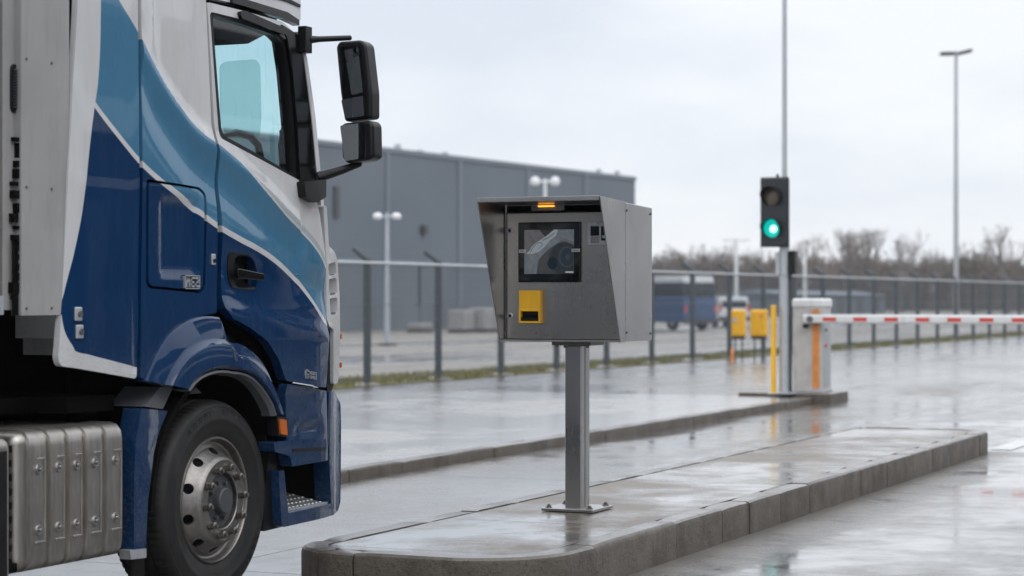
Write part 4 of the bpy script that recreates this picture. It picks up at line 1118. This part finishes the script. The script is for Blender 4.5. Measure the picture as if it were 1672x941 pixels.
# ------------------------------------------------------------------ signal mast, barrier, bollard
def signal():
    p = gnd(1281, 643, .145); x, y = p.x, p.y
    t = thing('traffic_light', 'two-lamp traffic light showing green on a tall grey mast beside the barrier', 'traffic light', (x, y, .145))
    fl_ = MB().cyl((x, y, .145), (x, y, .165), .17, n=24)
    for k in range(4):
        a = k*math.pi/2+.6; fl_.cyl((x+.135*math.cos(a), y+.135*math.sin(a), .165), (x+.135*math.cos(a), y+.135*math.sin(a), .195), .016, n=6)
    fl_.build('mast_base', M['galv'], t)
    MB().cyl((x, y, .165), (x, y, 2.26), .074, .070, 24).cyl((x, y, 2.26), (x, y, 2.33), .070, .036, 24).cyl((x, y, 2.33), (x, y, 7.2), .036, .030, 18).build('mast', M['galv'], t)
    # head: housing, back board, lamps with visors; faces back along the lane
    yf = y-.20
    x0_, zt = face(1241, 291, yf); x1_, zb = face(1284, 402, yf)
    hd = MB().box((x0_, yf, zb), (x1_, yf+.17, zt)).build('signal_housing', M['signal_grey'], t, .02, 3)
    MB().box((x0_-.012, yf+.06, zb-.012), (x1_+.012, yf+.072, zt+.012)).build('back_board', M['black'], hd, .003)
    xc = (x0_+x1_)/2-.01
    for zz, lit in ((face(1260, 321, yf)[1], False), (face(1262, 373, yf)[1], True)):
        r = .125
        vz_ = MB(); vs, fs = [], []; n = 32
        for i in range(n+1):
            a = R(-62+304*i/n); L = .055+.13*sm((math.sin(a)+1)/1.6)
            for rr, dy in ((r+.012, 0), (r+.012, -L), (r+.006, -L), (r+.006, 0)):
                vs.append((xc+rr*math.cos(a), yf+dy, zz+rr*math.sin(a)))
        for i in range(n):
            for j in range(4): fs.append((i*4+j, i*4+(j+1) % 4, (i+1)*4+(j+1) % 4, (i+1)*4+j))
        fs += [(0, 1, 2, 3), (n*4, n*4+1, n*4+2, n*4+3)]
        vz_.add(vs, fs).build('visor', M['black'], hd)
        prof = [(r, .0), (r*.98, -.008), (r*.8, -.022), (r*.5, -.032), (r*.2, -.036), (.0005, -.037)]
        l = MB().lathe(prof, (xc, yf-.001, zz), 'y', 32).build('green_lens' if lit else 'dark_lens', M['green_light'] if lit else M['dark_lens'], hd)
        if lit: MB().lathe([(.052, -.034), (.04, -.040), (.0005, -.044)], (xc+.022, yf-.001, zz-.010), 'y', 24).build('lamp_core', M['green_core'], hd)
    b = MB(); zc = face(1270, 430, y)[1]
    b.cbox((x-.075, y-.02, zc), (.06, .14, .30)); b.cyl((x, y, zc-.17), (x, y, zc+.17), .085, n=24)
    b.cbox((x-.06, y-.11, zc+.30), (.05, .10, .10)); b.build('mast_clamp', M['galv'], t, .006)
    MB().box((x+.075, y-.08, zc-.16), (x+.17, y+.10, zc+.17)).build('rear_signal', M['black'], t, .015)
    MB().tube([(x+.09, y-.01, zc-.15), (x+.088, y-.01, 1.2), (x+.088, y-.01, .17)], .022, 10).build('cable_conduit', M['dark_grey'], t)
    MB().cyl((x-.10, y, zt-.02), (x-.10, y, zt+.06), .02, n=8).build('head_bracket', M['black'], t)
    # bollard next to it
    q = gnd(1265.5, 643, .145)
    bo = thing('bollard', 'slim yellow post standing left of the signal mast', 'bollard', (q.x, q.y-.06, .145))
    MB().box((q.x-.030, q.y-.11, .145), (q.x+.030, q.y-.03, 1.37)).build('post', M['yellow'], bo, .012, 3)
    MB().box((q.x-.07, q.y-.15, .145), (q.x+.07, q.y+.01, .155)).build('foot_plate', M['galv'], bo, .003)
signal()

def barrier():
    q = gnd(1294.5, 640, .145); x0_, y0_ = q.x, q.y; w, d = .43, .46
    t = thing('barrier', 'pale barrier cabinet with orange stripe and a lowered white arm banded red', 'barrier', (x0_+w/2, y0_+d/2, .145))
    zt = H-2/FP*30.2
    b = MB().box((x0_, y0_, .165), (x0_+w, y0_+d, zt-.12)).build('cabinet', M['cabinet_paint'], t, .012)
    MB().box((x0_-.02, y0_-.02, .145), (x0_+w+.02, y0_+d+.02, .17)).build('cabinet_base', M['galv'], t, .004)
    MB().box((x0_-.015, y0_-.02, zt-.125), (x0_+w+.02, y0_+d+.02, zt+.012)).build('cabinet_lid', M['white_paint'], t, .04, 4)
    MB().box((x0_+w*.66, y0_-.004, .20), (x0_+w*.90, y0_+.002, zt-.14)).build('warning_stripe', M['orange'], b)
    MB().box((x0_+w-.001, y0_+.05, .22), (x0_+w+.006, y0_+d-.05, zt-.2)).build('side_door', M['galv'], t, .003)
    MB().cyl((x0_+w+.005, y0_+.16, .80), (x0_+w+.02, y0_+.16, .80), .028, n=16).build('door_lock', M['red'], t)
    MB().cyl((x0_+w+.005, y0_+.16, 1.02), (x0_+w+.02, y0_+.16, 1.02), .02, n=16).build('key_switch', M['black'], t)
    # arm across the lane
    ya = y0_-.10; xs, za = face(1312, 521, ya); L = 5.6; hz = .062
    MB().cyl((xs+.10, y0_+.01, za), (xs+.10, ya-.05, za), .045, n=24).cbox((xs+.16, ya+.05, za), (.16, .06, .14)).build('arm_hub', M['steel_dark'], t, .006)
    MB().cyl((xs+.02, ya-.02, za-.10), (xs+.02, y0_, za-.10), .03, n=16).build('arm_stop', M['black'], t)
    arm = MB().prism(fillet([(ya-.03, za-hz), (ya-.03, za+hz), (ya+.03, za+hz), (ya+.03, za-hz)], .025, 4), 'x', xs, xs+L).build('barrier_arm', M['white_paint'], t, .006)
    k = 0
    while xs+.285+k*.437+.19 < xs+L:
        xa = xs+.285+k*.437
        MB().box((xa, ya-.0325, za-.030), (xa+.19, ya-.0295, za+.022)).box((xa, ya+.0295, za-.030), (xa+.19, ya+.0325, za+.022)).build('red_band', M['red'], arm)
        k += 1
    MB().box((xs+L, ya-.032, za-hz-.003), (xs+L+.03, ya+.032, za+hz+.003)).build('arm_cap', M['black'], arm, .004)
barrier()

# ------------------------------------------------------------------ fence
def fence():
    p0 = fl(-13.1)
    t = thing('fence', 'long dark grey welded mesh fence with angled post tops along the wet apron', 'fence', (p0.x, p0.y, 0))
    sp_, n = 2.62, 44
    d3, n3 = Vector((FD.x, FD.y, 0)), Vector((FN.x, FN.y, 0))
    for k in range(n):
        s_ = -13.1+k*sp_; p = Vector((*fl(s_), 0))
        b = MB(); rot = Matrix(((FD.x, FN.x, 0), (FD.y, FN.y, 0), (0, 0, 1)))
        b.cbox(p+Vector((0, 0, 1.06)), (.10, .10, 2.12), rot)
        a = p+Vector((0, 0, 2.10)); e = a+n3*.26+Vector((0, 0, .20)); b.cyl(a-n3*.02, e, .05, n=6)
        b.build('fence_post', M['green_grey'], t, .006 if k < 14 else 0)
        f = MB().lathe([(.26, 0), (.20, .04), (.06, .055)], p, 'z', 12); f.build('post_footing', M['kerb'], t)
        if k == n-1: break
        w = MB(); q = Vector((*fl(s_+sp_), 0)); off = -n3*.035
        nw = 40 if k > 18 else 52
        for i in range(1, nw):
            u = p.lerp(q, i/nw)+off; w.cyl(u+Vector((0, 0, .08)), u+Vector((0, 0, 2.02)), .0034, n=3, cap=False)
        for z_ in (.10, .3, .5, .7, .9, 1.1, 1.3, 1.36, 1.5, 1.7, 1.9, 2.0):
            w.cyl(p+off+Vector((0, 0, z_)), q+off+Vector((0, 0, z_)), .003 if z_ != 1.36 else .008, n=3, cap=False)
        w.build('mesh_panel', M['fence_wire'], t, smooth=0, fix=False)
        r = MB().cyl(p-n3*.05+Vector((0, 0, 2.06)), q-n3*.05+Vector((0, 0, 2.06)), .027, n=8); r.build('top_rail', M['galv'], t)
        wr = MB()
        for f_ in (.35, .7, .98):
            v = n3*.26*f_+Vector((0, 0, 2.10+.20*f_)); wr.cyl(p+v, q+v, .004, n=3, cap=False)
        wr.build('barbed_wire', M['fence_wire'], t, smooth=0, fix=False)
fence()

# ------------------------------------------------------------------ yellow cabinets by the fence
def yellow_box(px0, px1, py0, py1, D, label, disc):
    c = at((px0+px1)/2, py1, D); w = (px1-px0)/FP*D; h = (py1-py0)/FP*D; zb = c.z
    t = thing('utility_cabinet', label, 'cabinet', (c.x, c.y, 0), 'yellow cabinets on legs by the fence')
    MB().box((c.x-w/2, c.y-.13, zb), (c.x+w/2, c.y+.13, zb+h)).build('cabinet_body', M['yellow_dirty'], t, .05, 3)
    d = MB().box((c.x-w/2+.03, c.y-.142, zb+.03), (c.x+w/2-.03, c.y-.128, zb+h-.03)).build('cabinet_door', M['yellow_dirty'], t, .03, 2)
    MB().cyl((c.x+disc[0]*w, c.y-.142, zb+disc[1]*h), (c.x+disc[0]*w, c.y-.150, zb+disc[1]*h), .055, n=20).build('door_disc', M[disc[2]], d)
    for sx in (-1, 1):
        MB().box((c.x+sx*w*.28-.015, c.y-.015, 0), (c.x+sx*w*.28+.015, c.y+.015, zb+.01)).build('leg', M['green_grey'], t, .004)
    MB().box((c.x-w*.45, c.y-.08, zb-.06), (c.x+w*.45, c.y+.08, zb+.004)).build('cabinet_tray', M['dark_grey'], t, .004)
    return c
yellow_box(1195.5, 1217, 506, 550, 49.5, 'narrower yellow cabinet with a pale round plate, left of its twin by the fence', (-.15, .62, 'galv'))
c = yellow_box(1226, 1253, 506, 550, 50.5, 'wider yellow cabinet with a dull round spot high on its door, nearer the signal mast', (.25, .78, 'orange'))
mk_ = at(1195.5, 566, 49.0)
t = thing('marker_post', 'short orange marker stub at the foot of the yellow cabinets', 'marker', (mk_.x, mk_.y, 0))
MB().cyl((mk_.x, mk_.y, 0), (mk_.x, mk_.y, .20), .04, .035, 12).cyl((mk_.x, mk_.y, .20), (mk_.x, mk_.y, .33), .045, .02, 12).build('stub', M['orange'], t)

# ------------------------------------------------------------------ warehouse
P1, P2 = at(525, 542, 93.5), at(1037, 529, 122.0)
wd = (P2-P1); wd.z = 0; wd.normalize(); wnr = Vector((-wd.y, wd.x, 0))
def warehouse():
    HB = 8.15; a = Vector((P1.x, P1.y, 0))-wd*45; e = Vector((P2.x, P2.y, 0)); L = (e-a).length
    t = thing('warehouse', 'big flat-roofed warehouse clad in plain grey metal beyond the fence', 'warehouse', a)
    rot = Matrix(((wnr.x, wd.x, 0), (wnr.y, wd.y, 0), (0, 0, 1)))
    def part(name, mat, lo, hi, parent=t, bev=0):
        o = MB().box((-hi[0], lo[1], lo[2]), (-lo[0], hi[1], hi[2])); o = o.build(name, mat, bevel=bev, smooth=0); o.parent = parent; ORG[o.name] = Vector((0, 0, 0)); return o
    t.rotation_euler = (0, 0, math.atan2(-wnr.y, -wnr.x))
    wl_ = part('wall', M['clad'], (0, 0, 0), (42, L, HB))
    part('roof_edge', M['clad_trim'], (-.06, -.06, HB+.003), (42.06, L+.06, HB+.22))
    s0 = (Vector((P1.x, P1.y, 0))-a).length
    def along(px):
        k = (px-836)/FP; d = Vector((k*CA-SA, k*SA+CA, 0))           # ray meets the wall line
        det = d.x*(-wd.y)+wd.x*d.y; s_ = (d.x*(-a.y)+a.x*d.y)*-1
        # solve a + s*wd = u*d
        u = (a.x*wd.y-a.y*wd.x)/(d.x*wd.y-d.y*wd.x); p = d*u; return (p-a).dot(wd)
    for px in (470, 632, 750, 861, 955):
        y_ = along(px); part('cladding_seam', M['clad_trim'], (-.07, y_-.14, .3), (-.003, y_+.14, HB), wl_)
    for px in (548,):
        y_ = along(px); part('wall_louvre', M['dark_grey'], (-.08, y_-.2, 5.0), (-.003, y_+.2, 6.4), wl_)
    for px in (690,): 
        y_ = along(px); part('wall_lamp', M['dark_grey'], (-.2, y_-.2, 4.5), (-.003, y_+.2, 4.9), wl_)
    part('base_plinth', M['far_grey'], (-.12, -.1, 0), (-.003, L, 1.05), wl_)
    for px in (567, 655, 705, 842, 905):
        y_ = along(px); d_ = part('dock_door', M['far_grey'], (-.16, y_-1.3, .02), (-.125, y_+1.3, 3.1), wl_)
        part('door_lining', M['clad_trim'], (-.18, y_-1.45, 3.11), (-.125, y_+1.45, 3.25), wl_)
    for px, h in ((668, .30), (704, .16), (745, .2), (994, .28), (1024, .3)):
        y_ = along(px); part('roof_vent', M['galv'], (.5, y_-.10, HB+.21), (.75, y_+.10, HB+.22+h))
warehouse()

def reflection_hall():  # unseen hall, added to darken the reflections on lorry and terminal
    t = thing('reflection_hall', 'unseen dark hall added right of the road to darken reflections on the lorry', 'depot', (26, 40, 0))
    w_ = MB().box((26, -8, 0), (60, 85, 12)).build('wall', M['hall'], t, smooth=0)
    MB().box((25.9, -8.1, 12.003), (60.1, 85.1, 12.4)).build('roof_edge', M['clad_trim'], t, smooth=0)
    for zz in (5.2, 8.4): MB().box((25.94, -4, zz), (25.985, 70, zz+1.1)).build('reflection_band', M['far_white'], w_, smooth=0)  # pale bands added to show as streaks in the lorry paint
    for k in range(6):
        y_ = 2+k*12; d_ = MB().box((25.93, y_, .02), (25.99, y_+4.2, 4.4)).build('reflection_door', M['far_grey'] if k % 3 == 1 else M['dark_grey'], w_, smooth=0)  # doors of the added hall, the paler ones make lighter reflection patches
reflection_hall()

# ------------------------------------------------------------------ lamp posts
def twin_lamp(name, label, px, pytop, D, hw, hh, arm, thick, mat, headmat, tilt=0, square=False):
    c = at(px, pytop, D); zt = c.z
    t = thing(name, label, 'lamp post', (c.x, c.y, 0), None)
    MB().cyl((c.x, c.y, 0), (c.x, c.y, zt*.55), thick*1.35, thick*1.1, 12).cyl((c.x, c.y, zt*.55), (c.x, c.y, zt+.1), thick, thick*.8, 12).build('pole', mat, t)
    MB().box((c.x-.2, c.y-.2, 0), (c.x+.2, c.y+.2, .08)).build('pole_base', M['kerb'], t, .01)
    rx = Vector((CA, SA, 0)); rot = Matrix(((CA, -SA, 0), (SA, CA, 0), (0, 0, 1)))
    for sx in (-1, 1):
        e = Vector((c.x, c.y, zt))+rx*sx*arm
        MB().cyl((c.x, c.y, zt-.02), e, thick*.5, n=8).build('lamp_arm', mat, t)
        b = MB()
        if square: b.cbox(e+rx*sx*hw*.45+Vector((0, 0, tilt*(sx*.5+.5))), (hw, .35, hh), rot @ Matrix.Rotation(-.22*(sx > 0)-.02, 3, 'Y'))
        else:
            b.lathe([(.0005, hh*.5), (hw*.28, hh*.42), (hw*.46, hh*.15), (hw*.5, -.1*hh), (hw*.4, -hh*.42), (.0005, -hh*.5)], e, 'z', 20)
        b.build('lamp_head', headmat, t, .03 if square else 0)
twin_lamp('lamp_post', 'white yard lamp with two round heads against the warehouse wall', 632, 353, 66, .31, .21, .29, .068, M['lamp_grey'], M['lamp_white'])
twin_lamp('lamp_post', 'white lamp post with two bulky heads showing over the terminal hood', 890, 296, 90, .42, .40, .42, .09, M['lamp_white'], M['lamp_white'])
twin_lamp('lamp_post', 'tall slender lamp mast with two flat dark heads standing clear against the sky', 1561, 88, 78, .50, .12, .10, .075, M['galv'], M['dark_grey'], .06, True)
twin_lamp('lamp_post', 'faint pale lamp post in the far yard above the yellow cabinets', 1202, 392, 125, .5, .12, .3, .11, M['lamp_white'], M['lamp_white'], 0, True)
twin_lamp('lamp_post', 'faint far lamp post just right of the traffic light head', 1314, 402, 135, .5, .12, .3, .10, M['lamp_white'], M['lamp_white'], 0, True)

# ------------------------------------------------------------------ parked vehicles and goods in the far yard
def van(label, px, D, L, Wd, Hh, ang, body, roof, name='van', cat='van', group=None, bus=False):
    c = at(px, 500, D); t = thing(name, label, cat, (c.x, c.y, .004), group)
    t.rotation_euler = (0, 0, ang)
    def part(nm, mb, mat, bev=0, par=t):
        o = mb.build(nm, mat, bevel=bev, seg=3); o.parent = par; return o
    hl, hw = L/2, Wd/2
    prof = [(-hl, .35), (-hl, Hh*.55), (-hl+.06, Hh*.62), (hl-1.5 if not bus else hl-.35, Hh*.62), (hl-.75 if not bus else hl-.1, Hh*.5), (hl-.1, Hh*.42), (hl, Hh*.36), (hl, .35)]
    part('body', MB().prism(prof, 'x', -hw, hw), body, .06)
    top = [(-hl+.03, Hh*.60), (-hl+.10, Hh*.88), (hl-1.75 if not bus else hl-.5, Hh*.88), (hl-1.2 if not bus else hl-.22, Hh*.60)]
    part('cabin', MB().prism(top, 'x', -hw*.96, hw*.96), body if not bus else M['far_dark'], .05)
    part('roof', MB().prism([(-hl+.06, Hh*.87), (-hl+.16, Hh), (hl-1.9 if not bus else hl-.6, Hh), (hl-1.65 if not bus else hl-.42, Hh*.87)], 'x', -hw*.95, hw*.95), roof, .08)
    for sx in (-1, 1): part('side_window', MB().box((sx*hw*.965-.006, hl-2.6, Hh*.64), (sx*hw*.965+.006, hl-1.75, Hh*.84)), M['far_dark'])
    part('rear_window', MB().box((-hw*.75, -hl+.02, Hh*.64), (hw*.75, -hl+.075, Hh*.84)), M['far_dark'])
    part('windscreen', MB().add([(-hw*.85, hl-1.22, Hh*.61), (hw*.85, hl-1.22, Hh*.61), (hw*.8, hl-1.70, Hh*.86), (-hw*.8, hl-1.70, Hh*.86)] if not bus else [(-hw*.85, hl-.20, Hh*.61), (hw*.85, hl-.20, Hh*.61), (hw*.8, hl-.46, Hh*.86), (-hw*.8, hl-.46, Hh*.86)], [(0, 1, 2, 3)]), M['far_dark'])
    for sx in (-1, 1):
        for yy in (-hl+.9, hl-.95):
            part('wheel', MB().lathe([(.12, -.01), (.19, .02), (.22, .0), (.31, .02), (.345, -.02), (.345, -.18), (.2, -.2)], (sx*(hw-.02), yy, .345), 'x', 24) if sx > 0 else MB().lathe([(.12, .01), (.19, -.02), (.22, .0), (.31, -.02), (.345, .02), (.345, .18), (.2, .2)], (sx*(hw-.02), yy, .345), 'x', 24), M['rubber'])
        part('tail_lamp', MB().box((sx*hw*.9-.06, -hl-.012, .8), (sx*hw*.9+.06, -hl+.02, 1.15)), M['red'])
        part('headlamp', MB().box((sx*hw*.75-.14, hl-.03, .72), (sx*hw*.75+.14, hl+.015, .90)), M['galv'])
    part('bumper', MB().box((-hw, -hl-.05, .30), (hw, -hl+.05, .52)), M['dark_grey'], .02)
    part('bumper', MB().box((-hw, hl-.06, .30), (hw, hl+.05, .52)), M['dark_grey'], .02)
av = -math.atan2(FD.x, FD.y)
van('dark blue minibus with a white roof, half hidden behind the terminal', 1078, 100, 5.6, 2.0, 2.46, av+R(62), M['far_blue'], M['far_white'], 'minibus', 'minibus', bus=True)
van('small white van beyond the fence just left of the yellow cabinets', 1176, 112, 4.2, 1.7, 1.55, av+R(40), M['far_white'], M['far_white'])
def goods(name, label, px, pyb, D, w, h, n, mat, cat):
    c = at(px, pyb, D); t = thing(name, label, cat, (c.x, c.y, .004)); rnd = random.Random(int(px))
    b = MB()
    for k in range(n):
        o = wd*(k-(n-1)/2)*(w+.08); p = Vector((c.x, c.y, .13))+o
        MB().cbox(p+Vector((0, 0, h/2)), (w, .8, h*(1-rnd.uniform(0, .12))), Matrix.Rotation(math.atan2(wd.y, wd.x), 3, 'Z')).build('wrapped_load', mat, t, .06, 2)
        b.cbox(p+Vector((0, 0, -.065)), (w, .8, .12), Matrix.Rotation(math.atan2(wd.y, wd.x), 3, 'Z'))
    b.build('pallets', M['bark'], t, smooth=0)
goods('pallet_stack', 'white wrapped pallet load by the warehouse wall, left of a wider pair', 754, 540, 90, .95, .85, 1, M['deflector'], 'pallet')
goods('pallet_stack', 'two pale wrapped pallets standing close together next to the terminal', 794, 540, 91, .75, .95, 2, M['deflector'], 'pallets')
goods('pallet_stack', 'low pale pallet load in front of a dark dock door', 686, 543, 91, .85, .30, 1, M['deflector'], 'pallet')
def shed():
    p, q = at(1285, 500, 175), at(1445, 500, 215); d = (q-p); d.z = 0; L = d.length
    t = thing('shed', 'long low grey shed across the far yard beneath the bare trees', 'shed', (p.x, p.y, 0)); t.rotation_euler = (0, 0, math.atan2(d.y, d.x))
    MB().box((0, 0, 0), (L, 6, 1.75)).build('wall', M['far_grey'], None, smooth=0).parent = t
    MB().prism([(-.3, 1.755), (3, 2.15), (6.3, 1.755)], 'x', -.3, L+.3).build('roof', M['clad_trim'], None, smooth=0).parent = t
    for k in range(5):
        x_ = L*(k+.5)/5; MB().box((x_-1.3, -.04, .02), (x_+1.3, -.004, 1.45)).build('shutter', M['dark_grey'], None, smooth=0).parent = t
shed()
def pavilion():
    p, q = at(1462, 500, 250), at(1760, 500, 300); d = (q-p); d.z = 0; L = d.length
    t = thing('depot', 'long pale low depot building behind the right end of the fence', 'depot', (p.x, p.y, 0)); t.rotation_euler = (0, 0, math.atan2(d.y, d.x))
    MB().box((0, 0, 0), (L, 10, 1.3)).build('wall', M['deflector'], None, smooth=0).parent = t
    MB().box((-.3, -.3, 1.303), (L+.3, 10.3, 1.75)).build('roof', M['far_grey'], None, smooth=0).parent = t
    for k in range(9):
        x_ = L*(k+.5)/9; MB().box((x_-.8, -.04, .1), (x_+.8, -.004, 1.15)).build('door', M['far_grey'], None, smooth=0).parent = t
pavilion()

# ------------------------------------------------------------------ winter trees and the wood behind
def bare_tree(label, px, pytop, D, spread, seed):
    c = at(px, pytop, D); hgt = c.z; rnd = random.Random(seed)
    t = thing('bare_tree', label, 'tree', (c.x, c.y, 0), 'bare trees above the far wood')
    tr, cr_ = MB(), MB()
    def grow(p, d, L, r, lev):
        q = p+d*L; mid = p.lerp(q, .5)+Vector((rnd.uniform(-1, 1), rnd.uniform(-1, 1), 0))*L*.05
        b = tr if lev == 0 else cr_; n = 7 if lev == 0 else 3
        b.tube([p, mid, q], [r, r*.82, r*.66], n)
        if lev >= 6: return
        nb = 4 if lev == 0 else (3 if lev in (1, 2, 5) else 2)
        for k in range(nb):
            ax = Vector((rnd.uniform(-1, 1), rnd.uniform(-1, 1), rnd.uniform(-.2, .4))).normalized()
            dd = (d*(1.0)+ax*(spread*(.55+.45*rnd.random()))+Vector((0, 0, .16))).normalized()
            grow(p.lerp(q, 1-.25*rnd.random()*(k > 0)), dd, L*rnd.uniform(.60, .80), max(.014, r*.58), lev+1)
    grow(Vector((c.x, c.y, 0)), Vector((0, 0, 1)), hgt*.33, .17+hgt*.008, 0)
    zmax = max(v.z for v in cr_.v); k = hgt/zmax
    for b in (tr, cr_):
        b.v = [Vector((c.x+(v.x-c.x)*k, c.y+(v.y-c.y)*k, v.z*k)) for v in b.v]
    tr.build('trunk', M['bark'], t, fix=False); cr_.build('crown', M['twig'], t, smooth=0, fix=False)
for i, (px, pt, D, s_, lb) in enumerate((
    (1645, 366, 215, .62, 'tall rounded bare tree standing alone at the right end of the wood'),
    (1473, 373, 225, .60, 'full round bare tree, right end of the tall group above the barrier arm'),
    (1425, 371, 230, .52, 'tallest narrow bare tree in the middle of the group above the barrier arm'),
    (1404, 378, 250, .45, 'thin bare tree squeezed between two taller ones above the barrier arm'),
    (1379, 372, 228, .62, 'spreading bare tree at the left end of the tall group above the barrier arm'),
    (1320, 381, 240, .55, 'bare tree just right of the green traffic light'),
    (1523, 402, 240, .6, 'short bare tree left of the tall lamp mast'),
    (1594, 408, 250, .6, 'stubby bare tree right of the tall lamp mast'),
    (1178, 396, 260, .55, 'pale bare tree behind the yellow cabinets'),
    (1134, 398, 255, .6, 'bare tree above the minibus roof'),
    (1098, 397, 262, .62, 'bare tree just right of the terminal housing'),
    (1225, 404, 262, .6, 'small bare tree left of the traffic light head'))):
    bare_tree(lb, px, pt, D, s_, 40+i)

def bank():
    b = MB(); nx, ny = 130, 8; vs, fs = [], []
    for i in range(nx+1):
        px = 300+i*16
        for j in range(ny+1):
            D = 255+j*14; p = at(px, 500, D)
            e = math.sin(math.pi*min(1, j/(ny-1)*.55+.0))*5.2
            z_ = e*(.75+.5*noise.noise((px*.006, j*.5, 1)))+(.5*noise.noise((px*.05, j, 5)) if 0 < j < ny else 0)
            vs.append((p.x, p.y, max(-.1, z_) if j else -.1))
    for i in range(nx):
        for j in range(ny): fs.append((i*(ny+1)+j, (i+1)*(ny+1)+j, (i+1)*(ny+1)+j+1, i*(ny+1)+j+1))
    props(b.add(vs, fs).build('hill', M['bank'], smooth=60), kind='structure')
bank()
def woodland():
    b = MB(); rnd = random.Random(21)
    for k in range(5200):
        px = rnd.uniform(930, 1950); D = rnd.uniform(245, 300); p = at(px, 500, D)
        hgt = (6.1+.9*noise.noise((px*.011, D*.02, 3))+.7*noise.noise((px*.05, 1, 8)))*rnd.uniform(.8, 1.06)
        if rnd.random() < .06: hgt *= 1.22
        base = Vector((p.x, p.y, .3)); b.cyl(base, base+Vector((rnd.uniform(-.3, .3), rnd.uniform(-.3, .3), hgt*.9)), .09, .02, 3, cap=False)
        for q in range(15):
            f = rnd.uniform(.15, .95); s_ = base+Vector((0, 0, hgt*f)); a = rnd.uniform(0, 6.28); L = rnd.uniform(.5, 1.5)*(1.15-f*.7)
            e = s_+Vector((math.cos(a)*L*.75, math.sin(a)*L*.75, L*rnd.uniform(.35, 1.0))); w = .075
            d = Vector((-math.sin(a), math.cos(a), 0))*w
            b.add([s_-d, s_+d, e], [(0, 1, 2)])
            if q % 2: b.add([s_-Vector((0, 0, w)), s_+Vector((0, 0, w)), e+Vector((rnd.uniform(-.4, .4), rnd.uniform(-.4, .4), .2))], [(0, 1, 2)])
    props(b.build('far_woods', M['wood_far'], smooth=0, fix=False), kind='stuff')
woodland()

# ------------------------------------------------------------------ damp air
def haze():
    m = bpy.data.materials.new('damp_air'); m.use_nodes = True; n, l = m.node_tree.nodes, m.node_tree.links
    n.remove(n['Principled BSDF']); v = n.new('ShaderNodeVolumePrincipled')
    v.inputs['Color'].default_value = (.92, .94, .97, 1); v.inputs['Density'].default_value = .0003
    l.new(v.outputs[0], n['Material Output'].inputs['Volume'])
    o = MB().box((-420, -130, -1), (420, 420, 22)).build('haze', m, smooth=0); props(o, kind='stuff')
haze()
